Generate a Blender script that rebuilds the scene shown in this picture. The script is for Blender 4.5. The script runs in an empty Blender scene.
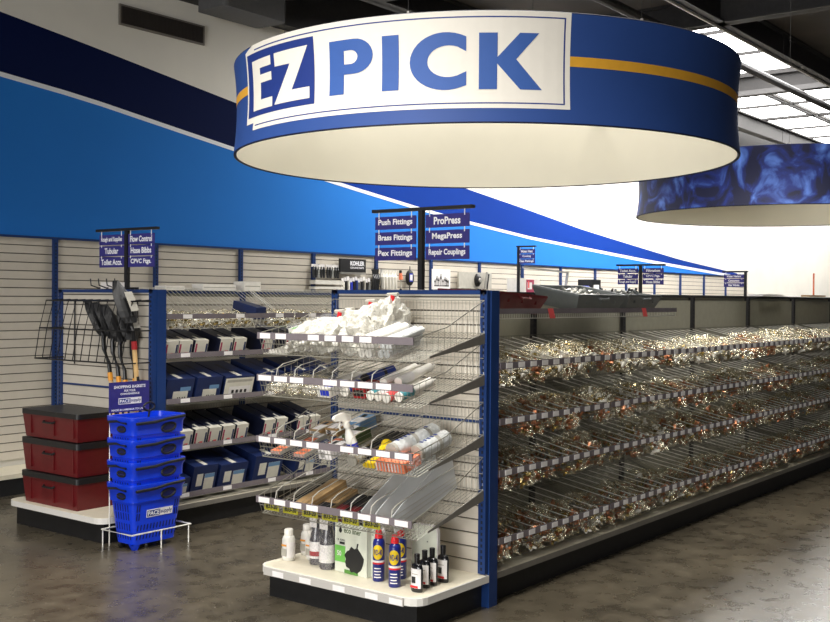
import bpy, bmesh, math, random
from mathutils import Vector, Matrix, Euler
PI = math.pi
SC = bpy.context.scene
COL = SC.collection
random.seed(7)

# ------------------------------------------------------------------ materials
MATS = {}
def nodes_of(m):
    m.use_nodes = True
    return m.node_tree.nodes, m.node_tree.links
def mat(name, col, rough=.5, metal=0, var=.0, scale=20, bump=0, bscale=60, alpha=1, emit=None, estr=0, coat=0, spec=.5, trans=0, col2=None):
    """procedural principled material: colour varied by a noise texture, optional bump"""
    if name in MATS: return MATS[name]
    m = bpy.data.materials.new(name); MATS[name] = m
    N, L = nodes_of(m)
    b = N['Principled BSDF']
    b.inputs['Roughness'].default_value = rough
    b.inputs['Metallic'].default_value = metal
    b.inputs['Specular IOR Level'].default_value = spec
    b.inputs['Coat Weight'].default_value = coat
    b.inputs['Transmission Weight'].default_value = trans
    tc = N.new('ShaderNodeTexCoord'); nz = N.new('ShaderNodeTexNoise')
    nz.inputs['Scale'].default_value = scale; nz.inputs['Detail'].default_value = 4
    L.new(tc.outputs['Object'], nz.inputs['Vector'])
    mx = N.new('ShaderNodeMix'); mx.data_type = 'RGBA'
    c = tuple(col) + (1,)
    d = tuple(col2) + (1,) if col2 else tuple(x * (1 - var) for x in col) + (1,)
    e = c if col2 else tuple(min(1, x * (1 + var)) for x in col) + (1,)
    mx.inputs[6].default_value = d; mx.inputs[7].default_value = e
    mr = N.new('ShaderNodeMapRange'); mr.inputs[1].default_value = .35; mr.inputs[2].default_value = .65
    L.new(nz.outputs['Fac'], mr.inputs[0]); L.new(mr.outputs[0], mx.inputs[0])
    L.new(mx.outputs[2], b.inputs['Base Color'])
    if bump:
        n2 = N.new('ShaderNodeTexNoise'); n2.inputs['Scale'].default_value = bscale; n2.inputs['Detail'].default_value = 3
        L.new(tc.outputs['Object'], n2.inputs['Vector'])
        bp = N.new('ShaderNodeBump'); bp.inputs['Strength'].default_value = bump; bp.inputs['Distance'].default_value = .02
        L.new(n2.outputs['Fac'], bp.inputs['Height']); L.new(bp.outputs[0], b.inputs['Normal'])
    if alpha < 1: b.inputs['Alpha'].default_value = alpha
    if emit:
        b.inputs['Emission Color'].default_value = tuple(emit) + (1,); b.inputs['Emission Strength'].default_value = estr
    return m
def srgb(r, g, b):
    f = lambda v: (v / 255 / 12.92) if v / 255 <= .04045 else ((v / 255 + .055) / 1.055) ** 2.4
    return (f(r), f(g), f(b))
M = dict(
    white=mat('white_paint', srgb(225, 222, 215), .6, var=.02),
    wallw=mat('wall_plaster', srgb(236, 232, 222), .8, var=.03, scale=1.5, bump=.05),
    sky_b=mat('mural_light_blue', srgb(38, 120, 208), .8, spec=.15, var=.03, scale=.6),
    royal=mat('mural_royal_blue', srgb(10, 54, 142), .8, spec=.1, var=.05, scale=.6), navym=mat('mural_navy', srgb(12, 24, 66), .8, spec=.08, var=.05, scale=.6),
    mwhite=mat('mural_white', srgb(240, 242, 245), .5),
    slat=mat('slatwall_beige', srgb(208, 200, 186), .5, var=.03, scale=6),
    groove=mat('slatwall_groove', srgb(96, 90, 82), .7, var=.05),
    blue=mat('upright_blue_paint', srgb(18, 52, 108), .38, var=.06, scale=8),
    slot=mat('slot_dark', (.006, .008, .02), .7),
    black=mat('black_plastic', (.010, .010, .011), .45, var=.1),
    blackm=mat('black_metal', (.012, .012, .013), .35, metal=.3),
    kick=mat('kickplate_black', (.008, .008, .009), .5, var=.2),
    deck=mat('deck_cream', srgb(226, 218, 196), .45, var=.03),
    chrome=mat('zinc_wire', srgb(205, 205, 200), .28, metal=.85, var=.05),
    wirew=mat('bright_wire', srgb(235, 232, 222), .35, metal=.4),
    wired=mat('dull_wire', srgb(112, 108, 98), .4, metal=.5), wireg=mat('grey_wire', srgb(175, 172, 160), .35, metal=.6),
    chan=mat('clear_price_channel', srgb(118, 110, 114), .25, var=.05, spec=.6),
    chanw=mat('clear_strip', srgb(190, 186, 180), .3), label=mat('paper_label', srgb(238, 234, 232), .6, var=.03),
    ink=mat('black_ink', (.015, .015, .015), .6),
    navyprint=mat('navy_print', srgb(34, 56, 130), .5, var=.03),
    drumblue=mat('drum_fabric_blue', srgb(40, 74, 142), .6, var=.05, scale=2),
    drumrim=mat('drum_rim', srgb(20, 26, 60), .6),
    drumin=mat('drum_fabric_cream', srgb(240, 234, 214), .8, var=.03, scale=1.5),
    banner=mat('banner_white', srgb(240, 234, 222), .6, var=.01),
    pick=mat('letter_blue', srgb(52, 92, 166), .6, var=.02),
    gold=mat('gold_stripe', srgb(232, 170, 50), .6, var=.03),
    signb=mat('sign_navy', srgb(52, 48, 122), .4, var=.05),
    signw=mat('sign_lettering', srgb(240, 240, 245), .5),
    basket=mat('basket_blue_plastic', srgb(10, 60, 218), .28, var=.04, spec=.6),
    bslot=mat('basket_slot_dark', srgb(8, 18, 80), .5),
    red=mat('red_plastic', srgb(150, 18, 24), .35, var=.06),
    redd=mat('dark_red_plastic', srgb(98, 20, 24), .4, var=.08),
    redtag=mat('coral_tag', srgb(238, 92, 92), .5),
    tub=mat('grey_tub_plastic', srgb(88, 92, 92), .45, var=.06),
    wood=mat('ash_handle', srgb(214, 176, 120), .45, var=.1, scale=14),
    orange=mat('orange_collar', srgb(235, 160, 50), .5),
    redc=mat('red_collar', srgb(160, 30, 35), .5),
    box=mat('navy_carton', srgb(22, 40, 88), .5, var=.1, scale=12),
    boxd=mat('dark_navy_carton', srgb(13, 20, 48), .5, var=.1, scale=12),
    sticker=mat('carton_sticker', srgb(226, 222, 208), .6, var=.05),
    stickb=mat('sticker_blue_band', srgb(110, 150, 190), .6),
    pink=mat('carton_pink_print', srgb(170, 60, 90), .6),
    kraft=mat('kraft_card', srgb(172, 140, 96), .7, var=.12, scale=15),
    film=None, copper=mat('copper', srgb(178, 118, 84), .3, metal=.9, var=.35, scale=30),
    brass=mat('brass', srgb(206, 186, 128), .25, metal=.9, var=.2, scale=30),
    pvc=mat('white_pvc', srgb(240, 236, 226), .4, var=.04),
    fitgrey=mat('grey_fitting', srgb(150, 150, 145), .3, metal=.6, var=.2),
    concrete=None,
    yellow=mat('yellow_plastic', srgb(240, 205, 30), .4),
    ytag=mat('yellow_tag', srgb(192, 186, 50), .6, var=.15, scale=60),
    wdblue=mat('can_blue', srgb(24, 36, 120), .3, spec=.6),
    wdred=mat('can_red', srgb(214, 36, 44), .35),
    green=mat('eco_green', srgb(92, 150, 66), .5, var=.05),
    greend=mat('eco_dark_green', srgb(82, 100, 60), .6, var=.08),
    lime=mat('lime_print', srgb(120, 200, 90), .5),
    eco=mat('eco_box_white', srgb(226, 230, 214), .55, var=.03),
    teal=mat('teal_label', srgb(70, 150, 160), .5),
    orangep=mat('orange_pack', srgb(240, 130, 90), .45, var=.25, scale=60),
    grey=mat('grey_card', srgb(180, 176, 165), .6, var=.06),
    rollw=mat('translucent_white_wrap', srgb(214, 216, 214), .3, var=.1, scale=50, bump=.4, bscale=40),
    bluep=mat('bright_blue_pack', srgb(40, 60, 190), .4),
    darkliquid=mat('dark_bottle', srgb(52, 46, 56), .2, var=.2, spec=.7),
    bottlew=mat('white_bottle', srgb(232, 230, 222), .35),
    blackb=mat('gloss_black_bottle', (.008, .008, .01), .15, spec=.7),
    ceil=mat('dark_roof_deck', srgb(62, 56, 50), .85, var=.2, scale=1.2),
    steel=mat('dark_steel', srgb(34, 32, 32), .6, var=.2),
    duct=mat('duct_grey', srgb(90, 90, 90), .7, var=.05),
    ventf=mat('vent_frame', srgb(120, 114, 106), .6),
    ventd=mat('vent_mesh', srgb(48, 42, 38), .8, var=.2, scale=200),
    skyl=mat('skylight_panel', (.9, .9, .9), .5, emit=(1, .98, .95), estr=9),
    silver=mat('brushed_silver', srgb(185, 182, 176), .35, metal=.6, var=.05),
    bracket=mat('bracket_grey', srgb(128, 124, 116), .5, metal=.2, var=.05),
    pale=mat('far_gondola_panel', srgb(150, 148, 132), .6, var=.04),
)
# crumpled clear film: part transparent, part glossy
def film_mat(name, tint, a0, a1, bs=.9):
    m = bpy.data.materials.new(name); N, L = nodes_of(m); b = N['Principled BSDF']
    b.inputs['Base Color'].default_value = tuple(tint) + (1,); b.inputs['Roughness'].default_value = .18
    b.inputs['Specular IOR Level'].default_value = .9
    tc = N.new('ShaderNodeTexCoord'); nz = N.new('ShaderNodeTexNoise'); nz.inputs['Scale'].default_value = 38; nz.inputs['Detail'].default_value = 6
    nz.inputs['Distortion'].default_value = 1.5
    L.new(tc.outputs['Object'], nz.inputs['Vector'])
    mr = N.new('ShaderNodeMapRange'); mr.inputs[1].default_value = .42; mr.inputs[2].default_value = .62
    mr.inputs[3].default_value = a0; mr.inputs[4].default_value = a1
    L.new(nz.outputs['Fac'], mr.inputs[0]); L.new(mr.outputs[0], b.inputs['Alpha'])
    bp = N.new('ShaderNodeBump'); bp.inputs['Strength'].default_value = bs; bp.inputs['Distance'].default_value = .03
    L.new(nz.outputs['Fac'], bp.inputs['Height']); L.new(bp.outputs[0], b.inputs['Normal'])
    return m
def clear_film():
    m = bpy.data.materials.new('clear_bag_film'); N, L = nodes_of(m); N.remove(N['Principled BSDF']); out = N['Material Output']
    tc = N.new('ShaderNodeTexCoord'); nz = N.new('ShaderNodeTexNoise'); nz.inputs['Scale'].default_value = 34; nz.inputs['Detail'].default_value = 5; nz.inputs['Distortion'].default_value = 1.5
    L.new(tc.outputs['Object'], nz.inputs['Vector'])
    bp = N.new('ShaderNodeBump'); bp.inputs['Strength'].default_value = 1; bp.inputs['Distance'].default_value = .03; L.new(nz.outputs['Fac'], bp.inputs['Height'])
    gl = N.new('ShaderNodeBsdfGlossy'); gl.inputs['Roughness'].default_value = .11; gl.inputs['Color'].default_value = (.96, .91, .74, 1); L.new(bp.outputs[0], gl.inputs['Normal'])
    df = N.new('ShaderNodeBsdfDiffuse'); df.inputs['Color'].default_value = (.84, .78, .56, 1); L.new(bp.outputs[0], df.inputs['Normal'])
    m1 = N.new('ShaderNodeMixShader'); m1.inputs[0].default_value = .22; L.new(gl.outputs[0], m1.inputs[1]); L.new(df.outputs[0], m1.inputs[2])
    tr = N.new('ShaderNodeBsdfTransparent'); m2 = N.new('ShaderNodeMixShader')
    mr = N.new('ShaderNodeMapRange'); mr.inputs[1].default_value = .43; mr.inputs[2].default_value = .60; mr.inputs[3].default_value = .04; mr.inputs[4].default_value = .85
    L.new(nz.outputs['Fac'], mr.inputs[0]); L.new(mr.outputs[0], m2.inputs[0]); L.new(tr.outputs[0], m2.inputs[1]); L.new(m1.outputs[0], m2.inputs[2]); L.new(m2.outputs[0], out.inputs['Surface'])
    return m
M['film'] = clear_film()
M['filmw'] = film_mat('milky_bag_film', srgb(226, 223, 212), .7, 1.0, .5)
M['filmc'] = film_mat('thin_clear_wrap', srgb(235, 235, 235), .05, .2, .4)
def acrylic_mat():
    m = bpy.data.materials.new('frosted_acrylic'); N, L = nodes_of(m); b = N['Principled BSDF']
    b.inputs['Base Color'].default_value = (.90, .93, .95, 1); b.inputs['Roughness'].default_value = .25; b.inputs['Alpha'].default_value = .62
    return m
M['acrylic'] = acrylic_mat()
def floor_mat():
    m = bpy.data.materials.new('stained_concrete'); N, L = nodes_of(m); b = N['Principled BSDF']
    tc = N.new('ShaderNodeTexCoord')
    n1 = N.new('ShaderNodeTexNoise'); n1.inputs['Scale'].default_value = 1.6; n1.inputs['Detail'].default_value = 8; n1.inputs['Roughness'].default_value = .65
    n2 = N.new('ShaderNodeTexNoise'); n2.inputs['Scale'].default_value = 55; n2.inputs['Detail'].default_value = 3
    n3 = N.new('ShaderNodeTexNoise'); n3.inputs['Scale'].default_value = 7; n3.inputs['Detail'].default_value = 6
    for n in (n1, n2, n3): L.new(tc.outputs['Object'], n.inputs['Vector'])
    cr = N.new('ShaderNodeValToRGB'); e = cr.color_ramp.elements
    e[0].position = .36; e[0].color = srgb(52, 47, 38) + (1,)
    e[1].position = .66; e[1].color = srgb(94, 86, 71) + (1,)
    ad = N.new('ShaderNodeMath'); ad.operation = 'MULTIPLY_ADD'; ad.inputs[1].default_value = .45; L.new(n3.outputs['Fac'], ad.inputs[0])
    sc = N.new('ShaderNodeMath'); sc.operation = 'MULTIPLY'; sc.inputs[1].default_value = .55; L.new(n1.outputs['Fac'], sc.inputs[0])
    L.new(sc.outputs[0], ad.inputs[2]); L.new(ad.outputs[0], cr.inputs[0])
    sp = N.new('ShaderNodeMapRange'); sp.inputs[1].default_value = .70; sp.inputs[2].default_value = .76
    L.new(n2.outputs['Fac'], sp.inputs[0])
    mx = N.new('ShaderNodeMix'); mx.data_type = 'RGBA'; mx.inputs[7].default_value = srgb(190, 180, 160) + (1,)
    L.new(sp.outputs[0], mx.inputs[0]); L.new(cr.outputs[0], mx.inputs[6]); L.new(mx.outputs[2], b.inputs['Base Color'])
    rr = N.new('ShaderNodeMapRange'); rr.inputs[3].default_value = .16; rr.inputs[4].default_value = .42
    L.new(n3.outputs['Fac'], rr.inputs[0]); L.new(rr.outputs[0], b.inputs['Roughness'])
    bp = N.new('ShaderNodeBump'); bp.inputs['Strength'].default_value = .08; bp.inputs['Distance'].default_value = .01
    L.new(n3.outputs['Fac'], bp.inputs['Height']); L.new(bp.outputs[0], b.inputs['Normal'])
    b.inputs['Specular IOR Level'].default_value = .55
    return m
M['concrete'] = floor_mat()
def photo_print():
    m = bpy.data.materials.new('blue_photo_print'); N, L = nodes_of(m); b = N['Principled BSDF']
    tc = N.new('ShaderNodeTexCoord'); v = N.new('ShaderNodeTexNoise'); v.inputs['Scale'].default_value = 3.2; v.inputs['Detail'].default_value = 7; v.inputs['Distortion'].default_value = 1.2
    L.new(tc.outputs['Object'], v.inputs['Vector'])
    cr = N.new('ShaderNodeValToRGB'); el = cr.color_ramp.elements
    el[0].position = .47; el[0].color = srgb(14, 18, 52) + (1,)
    el[1].position = .74; el[1].color = srgb(96, 136, 220) + (1,)
    k = el.new(.56); k.color = srgb(22, 40, 112) + (1,)
    L.new(v.outputs['Fac'], cr.inputs[0]); L.new(cr.outputs[0], b.inputs['Base Color']); b.inputs['Roughness'].default_value = .6
    return m
M['photo'] = photo_print()

# ------------------------------------------------------------------ mesh builder
class MB:
    def __init__(s): s.v = []; s.f = []; s.mi = []; s.mats = []
    def m(s, k):
        k = M[k] if isinstance(k, str) else k
        if k not in s.mats: s.mats.append(k)
        return s.mats.index(k)
    def add(s, vs, fs, k, T=None):
        o = len(s.v); i = s.m(k)
        for p in vs: s.v.append(tuple(T @ Vector(p)) if T else tuple(p))
        for f in fs: s.f.append(tuple(o + a for a in f)); s.mi.append(i)
        return s
    def box(s, x0, x1, y0, y1, z0, z1, k, T=None):
        vs = [(x, y, z) for x in (x0, x1) for y in (y0, y1) for z in (z0, z1)]
        return s.add(vs, [(0, 1, 3, 2), (4, 6, 7, 5), (0, 4, 5, 1), (2, 3, 7, 6), (0, 2, 6, 4), (1, 5, 7, 3)], k, T)
    def rbox(s, x0, x1, y0, y1, z0, z1, r, k, T=None):
        """box with vertical edges rounded"""
        pts = []
        for cx, cy, a0 in ((x1 - r, y1 - r, 0), (x0 + r, y1 - r, 90), (x0 + r, y0 + r, 180), (x1 - r, y0 + r, 270)):
            for j in range(5):
                a = math.radians(a0 + j * 22.5); pts.append((cx + r * math.cos(a), cy + r * math.sin(a)))
        return s.prism(pts, z0, z1, k, T)
    def prism(s, pts, z0, z1, k, T=None):
        n = len(pts)
        vs = [(x, y, z0) for x, y in pts] + [(x, y, z1) for x, y in pts]
        fs = [tuple(range(n))[::-1], tuple(range(n, 2 * n))] + [(i, (i + 1) % n, n + (i + 1) % n, n + i) for i in range(n)]
        return s.add(vs, fs, k, T)
    def plate(s, pts, y0, y1, k, T=None):
        """polygon in XZ, extruded along Y from y0 (front) to y1"""
        n = len(pts)
        vs = [(x, y0, z) for x, z in pts] + [(x, y1, z) for x, z in pts]
        fs = [tuple(range(n)), tuple(range(n, 2 * n))[::-1]] + [(i, n + i, n + (i + 1) % n, (i + 1) % n) for i in range(n)]
        return s.add(vs, fs, k, T)
    def side(s, pts, x0, x1, k, T=None):
        """polygon in YZ, extruded along X"""
        n = len(pts)
        vs = [(x0, y, z) for y, z in pts] + [(x1, y, z) for y, z in pts]
        fs = [tuple(range(n)), tuple(range(n, 2 * n))[::-1]] + [(i, n + i, n + (i + 1) % n, (i + 1) % n) for i in range(n)]
        return s.add(vs, fs, k, T)
    def path(s, pts, r, k, n=4, T=None, closed=False):
        """tube along a polyline; r number or list"""
        P = [Vector(p) for p in pts]; N = len(P); rings = []
        for i, p in enumerate(P):
            if closed: d = P[(i + 1) % N] - P[i - 1]
            else: d = (P[min(i + 1, N - 1)] - P[max(i - 1, 0)])
            d = d.normalized() if d.length > 1e-9 else Vector((0, 0, 1))
            up = Vector((0, 0, 1)) if abs(d.z) < .9 else Vector((1, 0, 0))
            a = d.cross(up).normalized(); b = a.cross(d)
            rr = r[i] if isinstance(r, (list, tuple)) else r
            rings.append([p + (a * math.cos(2 * PI * j / n + PI / n) + b * math.sin(2 * PI * j / n + PI / n)) * rr for j in range(n)])
        # keep rings aligned
        for i in range(1, N):
            best = min(range(n), key=lambda q: (rings[i][q] - rings[i - 1][0]).length)
            rings[i] = rings[i][best:] + rings[i][:best]
            if n > 2 and (rings[i][1] - rings[i - 1][1]).length > (rings[i][-1] - rings[i - 1][1]).length:
                rings[i] = [rings[i][0]] + rings[i][1:][::-1]
        vs = [q for R in rings for q in R]; fs = []
        for i in range(N if closed else N - 1):
            j2 = (i + 1) % N
            for j in range(n):
                fs.append((i * n + j, i * n + (j + 1) % n, j2 * n + (j + 1) % n, j2 * n + j))
        if not closed: fs += [tuple(range(n))[::-1], tuple((N - 1) * n + j for j in range(n))]
        return s.add(vs, fs, k, T)
    def lathe(s, prof, k, n=16, T=None, sx=1, sy=1):
        """profile [(r,z)...] about Z"""
        vs = []; fs = []
        for r, z in prof:
            for j in range(n):
                a = 2 * PI * j / n; vs.append((r * sx * math.cos(a), r * sy * math.sin(a), z))
        for i in range(len(prof) - 1):
            for j in range(n): fs.append((i * n + j, i * n + (j + 1) % n, (i + 1) * n + (j + 1) % n, (i + 1) * n + j))
        fs += [tuple(range(n))[::-1], tuple((len(prof) - 1) * n + j for j in range(n))]
        return s.add(vs, fs, k, T)
    def text(s, body, x0, x1, z0, z1, y, k, bold=.02, T=None, fit=True):
        """lettering facing -Y, fitted in a rectangle of XZ at depth y"""
        vs, fs = text_geo(body, bold)
        if not vs: return s
        a0, a1 = min(v[0] for v in vs), max(v[0] for v in vs); b0, b1 = min(v[1] for v in vs), max(v[1] for v in vs)
        sx = (x1 - x0) / (a1 - a0); sz = (z1 - z0) / (b1 - b0)
        return s.add([(x0 + (v[0] - a0) * sx, y, z0 + (v[1] - b0) * sz) for v in vs], fs, k, T)
    def build(s, name, parent=None, smooth=False, loc=None):
        me = bpy.data.meshes.new(name); me.from_pydata(s.v, [], s.f)
        for m_ in s.mats: me.materials.append(m_)
        me.polygons.foreach_set('material_index', s.mi)
        bm = bmesh.new(); bm.from_mesh(me); bmesh.ops.recalc_face_normals(bm, faces=bm.faces)
        bm.to_mesh(me); bm.free()
        if smooth:
            me.polygons.foreach_set('use_smooth', [True] * len(me.polygons))
            try: me.set_sharp_from_angle(angle=math.radians(40))
            except Exception: pass
        me.update()
        o = bpy.data.objects.new(name, me); COL.objects.link(o)
        if parent: o.parent = parent
        if loc: o.location = loc
        return o
_T = {}
def text_geo(body, bold=.02):
    if (body, bold) in _T: return _T[(body, bold)]
    cu = bpy.data.curves.new('t', 'FONT'); cu.body = body; cu.size = 1; cu.offset = bold; cu.resolution_u = 3
    o = bpy.data.objects.new('t', cu); COL.objects.link(o)
    me = bpy.data.meshes.new_from_object(o.evaluated_get(bpy.context.evaluated_depsgraph_get()))
    vs = [(v.co.x, v.co.y) for v in me.vertices]; fs = [tuple(p.vertices) for p in me.polygons]
    bpy.data.objects.remove(o); bpy.data.curves.remove(cu); bpy.data.meshes.remove(me)
    _T[(body, bold)] = (vs, fs); return vs, fs
def T_(x=0, y=0, z=0, rx=0, ry=0, rz=0):
    return Matrix.Translation((x, y, z)) @ Euler((math.radians(rx), math.radians(ry), math.radians(rz))).to_matrix().to_4x4()
def tag(o, label, cat, group=None, kind=None):
    o['label'] = label; o['category'] = cat
    if group: o['group'] = group
    if kind: o['kind'] = kind
    return o
def thing(name, label, cat, loc=(0, 0, 0), rot=(0, 0, 0), group=None):
    o = bpy.data.objects.new(name, None); COL.objects.link(o); o.empty_display_size = .05
    o.location = loc; o.rotation_euler = [math.radians(a) for a in rot]
    return tag(o, label, cat, group)
KIDS = {}
def dup(root, label, loc, rot=None, group=None, scale=None):
    def rec(o, par):
        c = o.copy(); COL.objects.link(c)
        if par: c.parent = par
        for ch in list(o.children): rec(ch, c)
        return c
    r = rec(root, None); r['label'] = label; r.location = loc
    if rot is not None: r.rotation_euler = [math.radians(a) for a in rot]
    if group: r['group'] = group
    if scale: r.scale = scale
    return r
def struct(o): o['kind'] = 'structure'; return o
ORD = ['first', 'second', 'third', 'fourth', 'fifth', 'sixth', 'seventh', 'eighth', 'ninth', 'tenth', 'eleventh', 'twelfth']

# ------------------------------------------------------------------ the room
b = MB(); b.box(-14, 34, -9, 9.5, -.1, 0, 'concrete'); struct(b.build('floor'))
b = MB(); b.box(-14, 34, 9.2, 9.5, 0, 5.02, 'wallw'); wall = struct(b.build('wall_back'))
b = MB()
STR = [(-2, 4.42), (3, 4.12), (6.46, 3.79), (7.68, 3.62), (8.49, 3.51), (10.32, 3.27), (12.0, 3.075), (13.23, 2.955), (14.95, 2.815), (18.97, 2.60), (24.0, 2.375)]
BND = [(-2, 5.02), (3.4, 4.72), (6.46, 4.32), (8.49, 4.03), (10.3, 3.76), (13.23, 3.43), (14.94, 3.24), (16.68, 3.03), (18.97, 2.81), (20.82, 2.64), (24.4, 2.40)]
def strip(top, bot, y, k, xr=(-2, 24)):
    def at(c, x):
        for (a, p), (q, r) in zip(c, c[1:]):
            if a <= x <= q: return p + (r - p) * (x - a) / (q - a)
        return c[-1][1]
    xs = [-2 + 26.0 * i / 60 for i in range(61)]
    for xa, xb in zip(xs, xs[1:]):
        if xa < xr[0] - .2 or xb > xr[1] + .2: continue
        b.plate([(xa, at(bot, xa) if bot else 2.357), (xb, at(bot, xb) if bot else 2.357), (xb, at(top, xb)), (xa, at(top, xa))], y, 9.2, k)
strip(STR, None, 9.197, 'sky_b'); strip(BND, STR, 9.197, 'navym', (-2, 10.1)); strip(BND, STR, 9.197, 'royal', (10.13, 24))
strip([(x, z + .005) for x, z in STR], [(x, z - .04 - .012 * (x > 15)) for x, z in STR], 9.193, 'mwhite')
b.build('mural', wall)
b = MB(); b.box(-14, 34, -9, 5.6, 5.75, 5.9, 'ceil'); b.box(-14, 13.6, 5.6, 9.5, 5.75, 5.9, 'ceil')
b.box(13.6, 34, 8.95, 9.5, 5.75, 5.9, 'ceil'); struct(b.build('ceiling'))
# the beam that closes the wall top, roof beams and pipes
b = MB(); b.box(-14, 34, 9.0, 9.5, 5.02, 5.75, 'steel'); struct(b.build('trim_1'))
def beam(label, x0, x1, y0, y1, z0, z1, name='roof_beam'):
    m_ = MB(); zc = (z0 + z1) / 2
    if x1 - x0 > y1 - y0:
        yc = (y0 + y1) / 2
        m_.box(x0, x1, y0, y1, z0, z0 + .03, 'steel'); m_.box(x0, x1, y0, y1, z1 - .03, z1, 'steel'); m_.box(x0, x1, yc - .015, yc + .015, z0, z1, 'steel')
    else:
        xc = (x0 + x1) / 2
        m_.box(x0, x1, y0, y1, z0, z0 + .03, 'steel'); m_.box(x0, x1, y0, y1, z1 - .03, z1, 'steel'); m_.box(xc - .015, xc + .015, y0, y1, z0, z1, 'steel')
    return tag(m_.build(name), label, 'beam')
beam('dark steel roof beam along the wall above the left shelving', -14, 34, 8.3, 8.5, 5.4, 5.75)
beam('dark steel cross beam nearest the air vent', 9.9, 10.1, -9, 8.3, 5.4, 5.75)
beam('dark steel cross beam at the near end of the skylights', 13.4, 13.6, -9, 9, 5.4, 5.75)
beam('dark steel cross beam halfway along the skylights', 18.4, 18.6, -9, 9, 5.4, 5.75)
beam('dark steel roof beam beside the skylights above the big round sign', -14, 34, 5.35, 5.55, 5.4, 5.75)
m_ = MB(); m_.path([(-6, 5.95, 5.3), (34, 5.95, 5.3)], .06, 'steel', 10)
tag(m_.build('ceiling_pipe'), 'thick dark pipe crossing below the skylights', 'pipe')
m_ = MB(); m_.path([(-6, 5.2, 5.2), (34, 5.2, 5.2)], .018, 'silver', 8)
tag(m_.build('ceiling_conduit'), 'thin pale conduit under the ceiling beside the thick pipe', 'pipe')
g = 0
for i in range(4):
    x0 = 13.7 + i * 4.8
    for j, (ya, yb) in enumerate(((5.62, 7.22), (7.3, 8.92))):
        t = thing('skylight', '%s bright skylight panel from the near end, %s' % (ORD[i].capitalize(), ('row beside the thick pipe', 'row along the wall')[j]), 'skylight', (x0, ya, 5.8), group='skylights')
        m_ = MB(); m_.box(0, 4.72, 0, yb - ya, 0, .03, 'skyl'); m_.build('pane', t)
        m_ = MB()
        for q in (0, 1.57, 3.14, 4.70): m_.box(q, q + .04, 0, yb - ya, -.05, -.001, 'steel')
        for q in (0, yb - ya - .04): m_.box(0, 4.74, q, q + .04, -.05, -.001, 'steel')
        m_.build('frame', t)
# duct box hung beside the wall, and the vent grille
b = MB(); b.rbox(0, .92, 0, .46, 0, .46, .06, 'duct'); b.rbox(-.03, .95, -.02, .48, .40, .43, .06, 'steel')
for x in (.2, .72): b.path([(x, .23, .45), (x, .23, .89)], .02, 'steel', 6)
tag(b.build('air_duct', loc=(7.70, 8.51, 4.87)), 'boxy grey duct hanging under the dark ceiling above the round sign', 'duct')
t = thing('air_vent', 'long rectangular air vent high on the back wall', 'vent', (6.86, 9.19, 4.59))
b = MB(); b.box(0, 1.14, -.02, 0, 0, .215, 'ventf'); b.build('frame', t)
b = MB()
for i in range(56): b.box(.03 + i * .0193, .04 + i * .0193, -.03, -.02, .02, .195, 'ventd')
b.box(.02, 1.12, -.021, -.0195, .02, .195, 'ventd'); b.build('grille', t)

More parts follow.
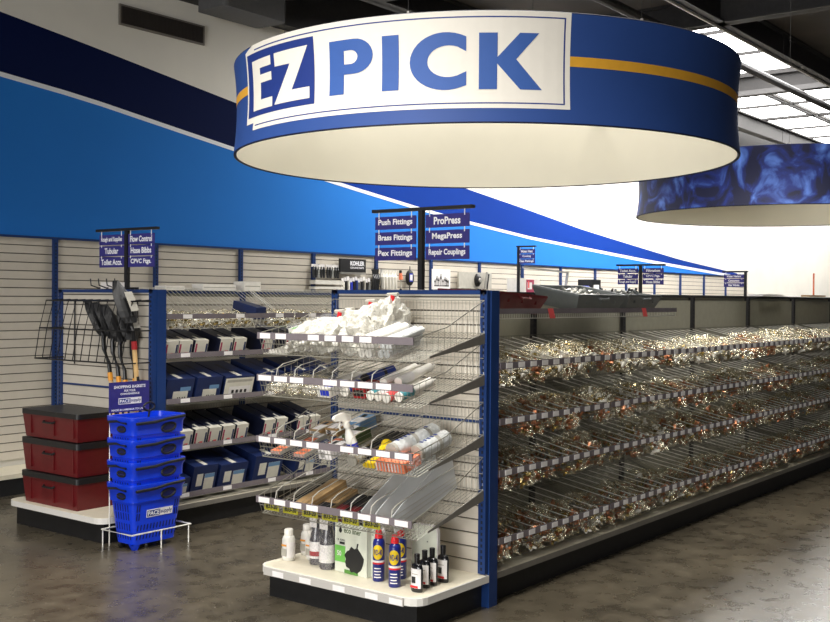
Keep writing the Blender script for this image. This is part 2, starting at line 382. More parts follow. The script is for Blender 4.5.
# ------------------------------------------------------------------ shelving runs
def slatwall(mb, x0, x1, y, z0, z1, T=None, pitch=.0812, th=.018, k='slat'):
    """slat board facing -Y at y, grooves as real recesses"""
    mb.box(x0, x1, y + .012, y + th, z0, z1, 'groove', T)
    z = z0
    while z < z1 - .002:
        zt = min(z + pitch - .009, z1); mb.box(x0, x1, y, y + .012, z, zt, k, T); z += pitch
def perf(mb, x0, x1, y0, y1, z0, z1, T=None, k='blue'):
    """upright with a row of slots on its -Y face"""
    mb.box(x0, x1, y0, y1, z0, z1, k, T)
    xc = (x0 + x1) / 2; z = z0 + .02
    while z < z1 - .03:
        mb.box(xc - .006, xc + .006, y0 - .0012, y0 + .002, z, z + .018, 'slot', T); z += .034
RE = T_(rz=-90)
def gondola(name, label, yf, yb, x0, x1, pitch, end_depth, panelk, railk, upk, slat_side):
    """yf..yb footprint, end display on the -X side"""
    t = thing(name, label, 'shelving', (x0, (yf + yb) / 2, 0))
    W = (yb - yf) / 2; Ln = x1 - x0
    m = MB(); m.box(.02, Ln, -W + .05, W - .05, 0, .15, 'kick'); m.build('kick_plate', t)
    m = MB(); m.box(.02, Ln, -W + .0, W, .15, .19, 'deck'); m.box(.08, Ln, -W - .006, -W, .152, .186, 'bracket'); m.build('base_deck', t)
    m = MB()
    if slat_side: slatwall(m, .06, Ln, -.03, .19, 1.80)
    else: m.box(.06, Ln, -.03, -.01, .19, 1.80, panelk)
    m.box(.06, Ln, -.012, .03, .19, 1.83, panelk); m.build('back_panel', t)
    m = MB(); m.box(0, Ln, -.035, .035, 1.825, 1.85, railk); m.build('top_rail', t)
    n = int(Ln / pitch + .01)
    for i in range(1, n + 1):
        m = MB(); perf(m, i * pitch - .025, i * pitch + .025, -.055, .055, .19, 1.84, k=upk); m.build('upright', t)
    # end trim posts to the floor
    for s in (-1, 1):
        m = MB(); ya, yb_ = (-W - .012, -W + .045) if s < 0 else (W - .045, W + .012)
        m.box(0.0, .085, ya, yb_, 0, 1.85, 'blue'); m.build('end_post', t)
    m = MB(); slatwall(m, -W + .045, W - .045, -.02, .19, 1.825, RE); m.box(-W + .045, W - .045, -.001, .06, .19, 1.825, panelk, RE)
    m.build('end_panel', t)
    m = MB(); m.box(-W, W, -.035, .03, 1.825, 1.85, 'blue', RE); m.build('end_rail', t); m = MB(); m.box(-W + .05, W - .05, -.026, -.004, 1.078, 1.092, 'blue', RE); m.build('cross_rail', t)
    for s in (-1, 1):
        m = MB(); xa, xb = (-W - .005, -W + .045) if s < 0 else (W - .045, W + .005)
        perf(m, xa, xb, -.035, 0, .2, 1.85, RE); m.build('end_upright', t)
    # end deck with rounded corners
    d = end_depth; r = .09; pts = [(0, W + .012), (0, -W - .012)]
    for j in range(5): a = math.radians(j * 22.5); pts.append((-d + r - r * math.sin(a), -W - .012 + r - r * math.cos(a)))
    for j in range(5): a = math.radians(90 - j * 22.5); pts.append((-d + r - r * math.sin(a), W + .012 - r + r * math.cos(a)))
    m = MB(); m.prism(pts, .15, .192, 'white'); m.prism([(x * .985 - .004, y * .985) for x, y in pts], .192, .194, 'deck'); m.build('end_deck', t)
    m = MB(); m.box(-d + .06, 0, -W + .04, W - .04, 0, .15, 'kick'); m.build('end_kick_plate', t)
    return t
GX, GF, GB = 5.185, 3.46, 4.66
g1 = gondola('gondola_shelving', 'long blue-posted shelving run filled with bagged fittings, under the round sign', GF, GB, GX, 13.76, 1.4, .68, 'pale', 'steel', 'steel', False)
g2 = gondola('gondola_shelving', 'blue-posted shelving run of navy boxes, behind the blue basket stack', 6.47, 7.67, GX, 11.6, 1.4, .49, 'pale', 'blue', 'blue', True)
# clear label channel on the main end deck
m = MB(); m.box(-.54, .52, -.012, 0, .145, .19, 'chanw', T_(-.68, 0, 0, rz=-90)); ch = m.build('price_channel', g1)
for i, x in enumerate((-.42, -.2, .06, .3, .47)):
    m = MB(); m.box(x - .045, x + .045, -.0135, -.0121, .148, .180, 'label', T_(-.68, 0, 0, rz=-90)); m.build('price_label', ch)

# ------------------------------------------------------------------ wire baskets
def wire_basket(name, label, L, dep, drop, fh, bh, pitch, labels, loc, rz=0, div=.15, wire='wireg', brackets=False, group=None, sides=True, divh=.085, tags=None, lipo=.04, cat='wire basket', fine=.026, dwire='wirew', dskip=(), wr=.0019, hump=.07):
    """origin: back left corner of the tray floor; the tray slopes down to the front (-Y)"""
    t = thing(name, label, cat, loc, (0, 0, rz), group)
    m = MB(); n = int(L / fine); zf = -drop
    for i in range(n + 1):
        x = i * L / n
        m.path([(x, 0, bh), (x, 0, 0), (x, -dep + lipo, zf), (x, -dep, zf + fh)], wr, wire, 3)
    for y, z in ((0, bh), (0, bh * .5), (0, 0), (-dep + lipo, zf), (-dep, zf + fh), (-dep + lipo * .5, zf + fh * .5)): m.path([(0, y, z), (L, y, z)], .0032, wire, 4)
    for q in (.33, .66): m.path([(0, -(dep - lipo) * q, zf * q - .003), (L, -(dep - lipo) * q, zf * q - .003)], .003, wire, 4)
    if sides:
        for x in (0, L):
            m.path([(x, 0, bh), (x, -dep * .55, zf * .55 + bh * .62), (x, -dep, zf + fh)], .003, wire, 4)
            for q in range(1, 12):
                y = -dep * q / 12; zz = zf * q / 12; top = bh + (zf * .55 + bh * .62 - bh) * (q / 12 / .55) if q / 12 < .55 else zf * .55 + bh * .62 + (zf + fh - zf * .55 - bh * .62) * ((q / 12 - .55) / .45)
                m.path([(x, y, zz), (x, y, top)], .0015, wire, 3)
    m.build('wire_tray', t)
    if div:
        nd = int(round(L / div))
        for i in range(1, nd):
            if i in dskip: continue
            x = i * L / nd; m = MB()
            h = divh
            m.path([(x, -dep, zf + fh - .01), (x, -dep + .012, zf + fh + hump * .64), (x, -dep + .06, zf + fh + hump), (x, -.02, h + hump * .86)], .003, dwire, 4)
            for q in (.25, .5, .75): m.path([(x, -dep + .02 + .02 * q, zf + .02 + (fh + .02) * q), (x, -.02, h * q + .02)], .0018, wire, 3)
            m.build('divider', t)
    m = MB(); zc = zf + fh - .028
    m.box(-.004, L + .004, -dep - .010, -dep - .004, zc - .006, zc + .034, 'chan')
    ch = m.build('price_channel', t)
    for x, w in labels:
        q = MB(); q.box(x - w / 2, x + w / 2, -dep - .0125, -dep - .0104, zc - .002, zc + .029, 'label')
        q.build('price_label', ch)
    for x, w in (tags or ()):
        q = MB(); q.box(x - w / 2, x + w / 2, -dep - .006 + lipo * .6, -dep - .003 + lipo * .6, zf + .028, zf + .076, 'ytag')
        q.text('#33-20', x - w * .4, x + w * .4, zf + .036, zf + .068, -dep - .0075 + lipo * .6, 'ink', .03)
        q.build('yellow_tag', t)
    if brackets:
        for x in (-.006, L + .004):
            m = MB(); m.side([(0, .0), (0, -.06), (-dep * .8, zf * .8 - .012), (-dep * .8, zf * .8 - .002)], x, x + .004, 'bracket'); m.build('bracket', t)
    return t
# four on the end display, facing the camera's left (local -Y turned to -X)
EB = [(1.60, 1.585), (1.36, 1.335), (1.01, .97), (.69, .61)]
def lab(L, n, w, skip=()): return [((i + .5) * L / n, w) for i in range(n) if i not in skip]
EL = 1.17; EDEP = .665
names = ['top', 'second', 'third', 'lowest']
cont = ['holding bagged white parts', 'holding white and teal tubes', 'holding a spray bottle and orange pack', 'with clear dividers and yellow tags']
for i, (zb, L_) in enumerate(EB):
    fh = .125 if i < 3 else .105; zf = L_ - fh
    lb = [lab(EL, 9, .085, (2, 7, 8)), lab(EL, 9, .105, (3, 8)), lab(EL, 9, .095, (4,)), lab(EL, 9, .09, (4,))][i]
    wire_basket('wire_basket', '%s sloping wire basket on the shelving end, %s' % (names[i].capitalize(), cont[i]), EL, EDEP, zb - zf, fh, .19, 0, lb,
                (GX - .035, GB - .015, zb), -90, .147 if i else .0, 'wireg', True, 'end display wire baskets', tags=[(.10 + .155 * k, .12) for k in range(6)] if i == 3 else None,
                dskip=(7,) if i in (1, 2) else ())
# right run: 4 rows x 6 sections
RL = [1.42, 1.09, .785, .385]; DRP = .21
proto = None; SEC = 6; rowname = ['top row', 'second row', 'third row', 'bottom row']
DEPR = .555
ROWB = []
for r in range(4):
    fh = .135 if r < 3 else .155
    pr_ = None
    for s in range(SEC):
        zf = RL[r] - fh; drop = DRP; zb = zf + drop
        loc = (GX + .095 + s * 1.4, 4.005, zb)
        lb_ = 'Wire basket of bagged fittings, %s, %s bay from the blue end post' % (rowname[r], ORD[s])
        if pr_ is None:
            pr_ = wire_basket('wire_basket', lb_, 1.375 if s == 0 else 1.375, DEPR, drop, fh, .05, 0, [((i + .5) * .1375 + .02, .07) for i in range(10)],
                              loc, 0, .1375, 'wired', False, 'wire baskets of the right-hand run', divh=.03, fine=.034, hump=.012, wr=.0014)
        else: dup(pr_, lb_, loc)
# bagged fittings
def fitting_cluster(mb, rng, n, box, keys):
    for _ in range(n):
        x, y, z = [rng.uniform(a, b_) for a, b_ in box]; k = rng.choice(keys); r = rng.uniform(.008, .014); l = rng.uniform(.018, .036)
        T = T_(x, y, z, rng.uniform(0, 360), rng.uniform(0, 360), rng.uniform(0, 360))
        if rng.random() < .5: mb.path([(0, 0, -l), (0, 0, 0), (l * .3, 0, l * .7), (l, 0, l)], r, k, 6, T)
        else:
            mb.path([(0, 0, -l), (0, 0, l)], r, k, 6, T); mb.path([(0, 0, 0), (l, 0, 0)], r, k, 6, T)
def crumple(mb, rng, sx, sy, sz, k, amp=.25, sub=3, zbase=0):
    bm = bmesh.new(); bmesh.ops.create_icosphere(bm, subdivisions=sub, radius=1)
    fr = [(Vector((rng.uniform(-1, 1), rng.uniform(-1, 1), rng.uniform(-1, 1))).normalized(), rng.uniform(3, 9), rng.uniform(0, 6)) for _ in range(7)]
    vs = []
    for v in bm.verts:
        c = v.co; d = 0
        for a, f_, p in fr: d += abs(math.sin(c.dot(a) * f_ + p)) - .5
        d = 1 + amp * d / 2 + rng.uniform(-.07, .07) * (1 if sub < 4 else .45)
        q = Vector((max(-1, min(1, c.x * 1.25)) * sx * (1 + (d - 1) * .4), c.y * sy * d, c.z * sz * d))
        vs.append((q.x, q.y, max(q.z, -sz * .85) + zbase + sz * .85))
    fs = [tuple(v.index for v in f.verts) for f in bm.faces]; bm.free()
    mb.add(vs, fs, k)
KEYS = [['copper', 'copper', 'brass', 'copper'], ['pvc', 'brass', 'pvc', 'pvc'], ['copper', 'brass', 'fitgrey', 'copper'], ['fitgrey', 'pvc', 'brass', 'copper']]
BAGNAME = ['copper', 'white and brass', 'copper and steel', 'mixed metal']
def bag(kind, seed, label, loc, group):
    rng = random.Random(seed); t = thing('bag_of_fittings', label, 'bag', loc, group=group)
    m = MB(); fitting_cluster(m, rng, 120, ((-.056, .056), (-.20, .12), (.014, .10)), KEYS[kind]); m.build('fittings', t)
    m = MB(); crumple(m, rng, .056, .19, .062, 'film', .5)
    # loose neck of the bag
    a = rng.uniform(-.02, .02)
    m.add([(-.03, .05, .09), (.03, .03, .10), (.045 + a, -.02 + a, .165), (a, .0, .15), (-.045 + a, .02, .17), (.0, -.06, .09), (-.02, -.04, .15)], [(0, 1, 2, 3), (0, 3, 4), (1, 5, 2), (5, 0, 4, 6), (5, 6, 3)], 'film')
    m.build('bag_film', t); return t
protos = {}
rng = random.Random(5)
slope = math.degrees(math.atan(DRP / .515))
cnt = 0
for r in range(4):
    for c in range(60):
        s, i = divmod(c, 10)
        if s >= 5 and r in (0, 3): pass
        if rng.random() < .10 + .04 * (r == 1): continue
        cnt += 1
        kind = rng.choice([0, 1, 2, 3]) if r else rng.choice([1, 1, 3, 0])
        if r >= 1 and rng.random() < .45: kind = rng.choice([0, 2])
        key = (kind, rng.randint(0, 2))
        fh = .135 if r < 3 else .155
        x = GX + .095 + s * 1.4 + (i + .5) * .1375; v = rng.uniform(.35, .385)
        z = RL[r] - fh + DRP * (1 - v / .515) + .003
        lb_ = 'Clear bag of %s fittings, %s, compartment %d from the blue end post' % (BAGNAME[kind], rowname[r], c + 1)
        loc = (x, 4.005 - v, z); rot = (slope, 0, rng.uniform(-3, 3)); sc = (1, rng.uniform(.68, .85), rng.uniform(.6, 1.2))
        if key not in protos:
            protos[key] = bag(kind, 10 * kind + key[1], lb_, loc, 'bagged fittings, %s of the long run' % rowname[r])
            protos[key].rotation_euler = [math.radians(a) for a in rot]; protos[key].scale = sc
        else: dup(protos[key], lb_, loc, rot, 'bagged fittings, %s of the long run' % rowname[r], sc)

# ------------------------------------------------------------------ flat wire shelf with tubs on top of the run
t = thing('wire_shelf', 'flat wire shelf with two coral tags, carrying the red and grey tubs', 'shelf', (GX + .095, 4.0, 1.715))
m = MB(); SL = 2.50
for i in range(95): x = i * SL / 94; m.path([(x, 0, 0), (x, -.53, 0), (x, -.53, -.032)], .0018, 'wirew', 3)
for y, z in ((0, 0), (-.25, -.003), (-.53, 0), (-.53, -.032)): m.path([(0, y, z), (SL, y, z)], .0035, 'wirew', 4)
m.build('wire_deck', t)
m = MB(); m.box(0, SL, -.542, -.536, -.004, .028, 'chan'); m.build('price_channel', t)
for x in (.55, 1.88): m = MB(); m.add([(x, -.545, .028), (x + .07, -.545, .028), (x + .10, -.545, -.035), (x + .03, -.545, -.035)], [(0, 1, 2, 3)], 'redtag'); m.build('coral_tag', t)
def tub(label, k, w, d, h, loc, rot, fill=None, grp='tubs on the top wire shelf'):
    t = thing('plastic_tub', label, 'tub', loc, rot, grp); m = MB(); e = .05
    def ring(f, z, off=0): return [(-w / 2 * f - off, -d / 2 * f - off, z), (w / 2 * f + off, -d / 2 * f - off, z), (w / 2 * f + off, d / 2 * f + off, z), (-w / 2 * f - off, d / 2 * f + off, z)]
    vs = ring(.86, 0) + ring(1, h) + ring(1, h, .014) + ring(1, h - .014, .014) + ring(.985, h - .001) + ring(.85, .006)
    fs = [(3, 2, 1, 0)]
    def con(a, c): return [(a + i, a + (i + 1) % 4, c + (i + 1) % 4, c + i) for i in range(4)]
    fs += con(0, 12) + con(12, 8) + con(8, 4) + con(4, 16) + con(16, 20) + [(20, 21, 22, 23)]
    m.add(vs, fs, k)
    for q in (-.3, 0, .3): m.box(q * w - .006, q * w + .006, -d / 2 - .004, -d / 2 + .015, h * .5, h - .02, k)
    m.build('tub_body', t)
    m = MB(); m.path([(-.06, -d / 2 - .012, h - .02), (-.05, -d / 2 - .03, h - .03), (.05, -d / 2 - .03, h - .03), (.06, -d / 2 - .012, h - .02)], .006, k, 6); m.build('grip', t)
    if fill: fill(t, w, d, h)
    return t
tl = 9.5
tub('red plastic tub leaning at the near end of the top wire shelf', 'redd', .52, .44, .12, (5.63, 3.74, 1.722), (2, 3, 0))
tub('large open grey tub leaning in the middle of the top wire shelf', 'tub', .52, .40, .13, (6.78, 3.77, 1.742), (tl, 0, -10))
tub('smaller dark grey tub at the far end of the top wire shelf', 'tub', .46, .42, .12, (7.42, 3.77, 1.738), (5, 0, -4))
rng = random.Random(3)
def loose(name, label, cat, fn, loc, rot=(0, 0, 0), grp=None):
    t = thing(name, label, cat, loc, rot, grp); fn(t); return t
def mk(keys, n, bx):
    def f(t):
        m = MB(); fitting_cluster(m, rng, n, bx, keys); m.build('fittings', t)
    return f
def pile(label, keys, loc, n, bx):
    m = MB(); fitting_cluster(m, rng, n, bx, keys); o = m.build('loose_fittings', loc=loc); return tag(o, label, 'fittings', kind='stuff')
pile('loose steel and white fittings heaped in the large grey tub', ['fitgrey', 'pvc', 'chrome'], (6.78, 3.78, 1.81), 60, ((-.17, .17), (-.10, .12), (-.02, .055)))
pile('dark loose fittings heaped in the smaller grey tub', ['fitgrey', 'black', 'tub'], (7.42, 3.77, 1.82), 60, ((-.16, .16), (-.12, .14), (-.03, .05)))
m = MB(); m.path([(-.14, 0, 0), (.14, 0, 0)], .028, 'bluep', 12); m.path([(-.16, 0, 0), (-.14, 0, 0)], .018, 'bluep', 10); m.path([(.14, 0, 0), (.15, 0, 0)], .03, 'wdblue', 12)
tag(m.build('cartridge', loc=(7.25, 4.03, 1.88)), 'bright blue cartridge lying on the rail between the two grey tubs', 'cartridge')

# ------------------------------------------------------------------ left run: shelves of cartons
LY = 6.47
BL = [1.36, 1.01, .645, .275]
BSL = .13; BD = .52; bsl = math.degrees(math.atan(BSL / .48))
p0 = None; p1 = None
for s in range(4):
    lb_ = 'Wire basket of white bags topping the carton shelving, %s bay from its post' % ORD[s]
    loc = (GX + .095 + s * 1.4, LY + .56, 1.85)
    if not p0: p0 = wire_basket('wire_basket', lb_, 1.37, .56, .30, .11, .02, 0, [(.2, .09), (.75, .09), (1.2, .09)], loc, 0, 0, 'wirew', False, 'top baskets of the carton shelving', fine=.045, wr=.0032, divh=.01)
    else: dup(p0, lb_, loc)
    for r in range(4):
        lb_ = 'Sloping wire shelf of navy cartons, %s tier, %s bay from the post' % (['upper', 'second', 'third', 'lowest'][r], ORD[s])
        loc = (GX + .095 + s * 1.4, LY + BD, BL[r] - .05 + BSL)
        if not p1: p1 = wire_basket('carton_shelf', lb_, 1.37, BD, BSL, .05, .16, 0, [(.18, .09), (.62, .09), (1.12, .09)], loc, 0, 0, 'wireg', False, 'sloping carton shelves', fine=.03, cat='wire shelf')
        else: dup(p1, lb_, loc)
def carton(name, label, r, x, w, h, d, style, group):
    """front bottom edge sits just behind the lip of tier r"""
    zf = BL[r] - .05 + BSL * (1 - (BD - .055) / .48) + .004
    t = thing(name, label, 'carton', (x, LY + .055, zf + .001), (bsl, 0, 0), group)
    m = MB(); m.box(0, w, 0, d, 0, h, 'box' if r in (1, 3) else 'boxd')
    m.box(w * .44, w * .56, d * .1, d * .8, h, h + .0008, 'boxd'); m.box(w * .42, w * .58, d * .03, d * .30, h + .0009, h + .0016, 'sticker')
    m.build('carton_body', t)
    m = MB()
    if style == 'small':
        m.box(-.001, w + .001, -.0015, 0, .004, h, 'sticker'); m.box(-.001, w + .001, -.0015, .05, h, h + .0022, 'sticker')
        m.box(.004, w * .16, -.003, -.0015, .01, h * .82, 'pink'); m.box(w * .84, w - .004, -.003, -.0015, .01, h * .8, 'box')
        m.box(w * .38, w * .62, -.003, -.0015, .015, h * .3, 'ink'); m.box(w * .45, w * .7, -.0035, -.003, h * .2, h * .34, 'redtag')
    elif style == 'wide':
        m.box(w * .28, w * .82, -.0015, 0, .01, h * .5, 'sticker'); m.box(w * .52, w * .9, -.0018, 0, h * .5, h * .66, 'stickb')
        for q in (.45, .52, .62, .7): m.box(w * q, w * (q + .04), -.0025, -.0015, h * .22, h * .26, 'ink')
    elif style == 'open':
        m.box(0, w, -.002, 0, 0, h * .92, 'sticker'); m.box(w * .06, w * .94, -.003, -.002, h * .74, h * .85, 'grey'); m.box(w * .15, w * .9, -.004, -.003, h * .2, h * .55, 'label')
        for q in (.25, .4, .55, .7): m.box(w * q, w * (q + .08), -.005, -.004, h * .26, h * .40, 'ink')
    else:
        m.box(w * .18, w * .42, -.0015, 0, h * .3, h * .72, 'sticker'); m.box(w * .5, w * .9, -.0015, 0, h * .1, h * .7, 'sticker'); m.box(w * .5, w * .9, -.0022, -.0015, h * .56, h * .7, 'stickb')
    m.build('printed_label', t)
rows = [
    (0, 'small', [(5.30, .12, .14), (5.43, .13, .14), (5.59, .13, .14), (5.85, .13, .145), (6.00, .13, .145), (6.32, .14, .15), (6.60, .13, .14), (6.75, .13, .14), (6.93, .13, .14), (7.2, .13, .14)]),
    (1, 'wide', [(5.30, .27, .20), (5.60, .26, .20), (5.90, .31, .19), (6.30, .26, .20), (6.68, .27, .2), (6.98, .26, .2)]),
    (2, 'small', [(5.30, .115, .15), (5.44, .125, .15), (5.59, .125, .155), (5.735, .125, .155), (5.88, .125, .155), (6.03, .125, .155), (6.34, .125, .165), (6.485, .125, .165), (6.75, .125, .15), (6.9, .125, .15)]),
    (3, 'two', [(5.30, .24, .16), (5.56, .25, .24), (5.84, .30, .22), (6.22, .33, .25), (6.72, .26, .2), (7.0, .3, .22)])]
for r, st, lst in rows:
    for i, (x, w, h) in enumerate(lst):
        s_ = 'open' if (r == 1 and i == 2) else st
        ty = {'small': 'Small navy carton with white printed end', 'wide': 'Wide navy carton with white and blue sticker', 'open': 'Navy display carton with white open front', 'two': 'Large navy carton with two pale stickers'}[s_]
        carton('product_carton', '%s, %s from the blue post, %s tier' % (ty, ORD[i], ['upper', 'second', 'third', 'lowest'][r]), r, x, w, h, .40, s_, 'navy cartons on the %s tier' % ['upper', 'second', 'third', 'lowest'][r])
# bags in the top baskets of the left run
rng = random.Random(11)
for c in range(20):
    if c == 7: continue
    key = (1, rng.randint(0, 2)); x = GX + .095 + (c // 10) * 1.4 + (c % 10 + .5) * .137
    lb_ = 'Milky bag of white fittings in top basket of carton shelving, compartment %d from end post' % (c + 1)
    loc = (x, LY + .15, 1.585)
    if key not in protos: protos[key] = bag(1, 10 + key[1], lb_, loc, 'bags in the top basket of the carton shelving')
    else: dup(protos[key], lb_, loc, (20, 0, 0), 'bags in the top basket of the carton shelving', (1, .55, rng.uniform(.6, .8)))
b = MB(); b.box(0, .12, 0, .28, 0, .10, 'box'); b.box(.01, .11, .02, .26, .1, .101, 'boxd')
tag(b.build('packet', loc=(6.245, LY + .05, 1.615)), 'small navy packet in the top basket of the carton shelving', 'packet'); bpy.data.objects['packet'].rotation_euler[0] = .2
for i, (x0, x1, y, z1, lb_) in enumerate(((6.12, 6.50, 6.98, .055, 'long low white carton lying on top of the carton shelving'), (6.60, 6.80, 6.98, .085, 'shorter taller white carton on top of the carton shelving'), (5.72, 5.92, 7.0, .035, 'thin white packet on the carton shelving top beside the shovel rack'))):
    b = MB(); b.box(0, x1 - x0, 0, .14, 0, z1, 'pvc'); b.box(.01, x1 - x0 - .01, -.001, 0, z1 * .45, z1 * .55, 'grey'); b.box(0, x1 - x0, .06, .08, z1, z1 + .001, 'grey')
    o = b.build('white_carton', loc=(x0, 7.02, 1.852)); tag(o, lb_, 'carton')

# ------------------------------------------------------------------ end of the left run: rack, shovels, red totes
t = thing('shovel_rack', 'black wire rack holding the shovels against the slatted end panel', 'rack', (5.15, 7.6, 1.30))
m = MB()
for z, d in ((0, .26), (.24, .22), (.46, .16)): m.path([(0, 0, z), (-d, 0, z), (-d, -1.10, z), (0, -1.10, z)], .006, 'blackm', 6)
m.build('hoops', t)
m = MB()
for i in range(12): y = -1.10 * i / 11; m.path([(-.26, y, 0), (-.22, y, .24), (-.16, y, .46), (-.005, y, .47)], .004, 'blackm', 5)
m.path([(0, -.15, .47), (0, -.15, -.05)], .006, 'blackm', 6); m.path([(0, -.95, .47), (0, -.95, -.05)], .006, 'blackm', 6)
m.build('bars', t)
def shovel(label, foot, top, collar, tagw=True, yaw=0, neck=.35, blade=.30, hr=.0165):
    """upside-down shovel: handle end on the deck, blade up"""
    P, Q = Vector(foot), Vector(top); Ln = (Q - P).length
    d = (Q - P).normalized(); rot = Vector((0, 0, 1)).rotation_difference(d).to_euler()
    t = thing('shovel', label, 'shovel', foot, group='shovels in the black rack'); t.rotation_euler = rot
    R = T_(rz=yaw); zh = Ln - neck - blade
    m = MB(); m.path([(0, 0, 0), (0, 0, .02), (0, 0, zh)], [hr * .8, hr, hr], 'wood', 10, R); m.box(-hr * .6, hr * .6, -hr - .001, -hr * .6, zh * .55, zh * .8, 'ink', R); m.build('handle', t)
    m = MB(); m.path([(0, 0, zh - .05), (0, 0, zh + .012)], hr + .003, collar, 10, R); m.build('collar', t)
    m = MB(); m.path([(0, 0, zh), (0, -.0, zh + .08), (0, .035, zh + .2), (0, .03, zh + .28), (0, 0, zh + neck)], [hr, hr * .95, hr, hr * 1.1, hr * 1.3], 'blackm', 10, R); m.build('neck', t)
    z0 = zh + neck - .05; vs = []; fs = []; nx, nz = 6, 7; wid = [.05, .078, .085, .085, .082, .070, .045, .014]
    for side in (0, 1):
        for j in range(nz + 1):
            for i in range(nx + 1):
                u = -1 + 2 * i / nx; x = u * wid[j]; y = -.045 * (1 - u * u) + .02 + .004 * side - .02 * math.sin(PI * j / nz) + .50 * blade * j / nz
                vs.append((x, y, z0 + blade * j / nz))
    K = (nx + 1) * (nz + 1)
    for j in range(nz):
        for i in range(nx):
            a = j * (nx + 1) + i; fs += [(a, a + 1, a + nx + 2, a + nx + 1), (K + a, K + a + nx + 1, K + a + nx + 2, K + a + 1)]
    for j in range(nz):
        for c in (0, nx): a = j * (nx + 1) + c; fs.append((a, a + nx + 1, K + a + nx + 1, K + a))
    m = MB(); m.add(vs, fs, 'black', R); m.build('blade', t)
    if tagw: m = MB(); m.box(-.035, .035, -.001, .001, -.07, .09, 'grey', R @ T_(0, -.012, z0 + .15, -26)); m.build('paper_tag', t)
for i, (fx, fy, tx, ty, tz, yaw) in enumerate(((5.04, 6.66, 5.06, 6.97, 1.84, 12), (5.04, 6.60, 5.06, 6.84, 1.82, 20), (5.04, 6.55, 5.06, 6.74, 1.80, 15), (5.07, 6.51, 5.08, 6.62, 1.82, -5))):
    shovel('%s black-bladed shovel with orange collar, counted from the left in the rack' % ORD[i].capitalize(), (fx, fy, .196), (tx, ty, tz), 'orange', True, yaw)
shovel('tallest shovel with red collar, standing highest at the right of the rack', (5.11, 6.485, .196), (4.98, 6.53, 1.97), 'redc', True, 0, .20, .32, .018)
# black rack hooks above
t = thing('hook_strip', 'row of black hooks with white tags above the shovel rack', 'hook', (5.15, 7.0, 1.86))
m = MB()
for q in range(4): m.path([(0, -.10 * q, 0), (-.10, -.10 * q, 0), (-.15, -.10 * q + .02, .02), (-.15, -.10 * q + .03, .07)], .005, 'blackm', 6)
m.path([(0, .05, 0), (0, -.36, 0)], .007, 'blackm', 6); m.build('hooks', t)
for q in range(3):
    m = MB(); m.box(-.11, -.04, -.10 * q - .045, -.10 * q - .043, -.005, .045, 'label'); m.build('hanging_tag', t)
def tote(label, z, h):
    t = thing('storage_tote', label, 'tote', (4.93, 7.17, z), (0, 0, -90), 'red totes stacked on the end deck')
    m = MB(); pts0 = .94
    w, d = .72, .38
    vs = [(-w / 2 * .93, -d / 2 * .92, 0), (w / 2 * .93, -d / 2 * .92, 0), (w / 2 * .93, d / 2 * .92, 0), (-w / 2 * .93, d / 2 * .92, 0), (-w / 2, -d / 2, h * .8), (w / 2, -d / 2, h * .8), (w / 2, d / 2, h * .8), (-w / 2, d / 2, h * .8)]
    m.add(vs, [(0, 1, 2, 3), (4, 5, 6, 7), (0, 1, 5, 4), (1, 2, 6, 5), (2, 3, 7, 6), (3, 0, 4, 7)], 'redd')
    for q in (-.25, .05, .3): m.box(q - .008, q + .008, -d / 2 - .003, -d / 2 + .02, .03, h * .78, 'redd')
    m.build('tote_body', t)
    m = MB(); m.rbox(-w / 2 - .01, w / 2 + .01, -d / 2 - .012, d / 2 + .01, h * .8, h * .97, .03, 'black'); m.build('lid', t)
    m = MB(); m.path([(-.07, -d / 2, h * .62), (-.06, -d / 2 - .02, h * .58), (.06, -d / 2 - .02, h * .58), (.07, -d / 2, h * .62)], .008, 'black', 6); m.build('grip', t)
for z, h, n_ in ((.1945, .25, 'lowest'), (.4445, .26, 'middle'), (.7045, .22, 'topmost')): tote('dark red tote with black lid on the end deck, %s of its stack' % n_, z, h)

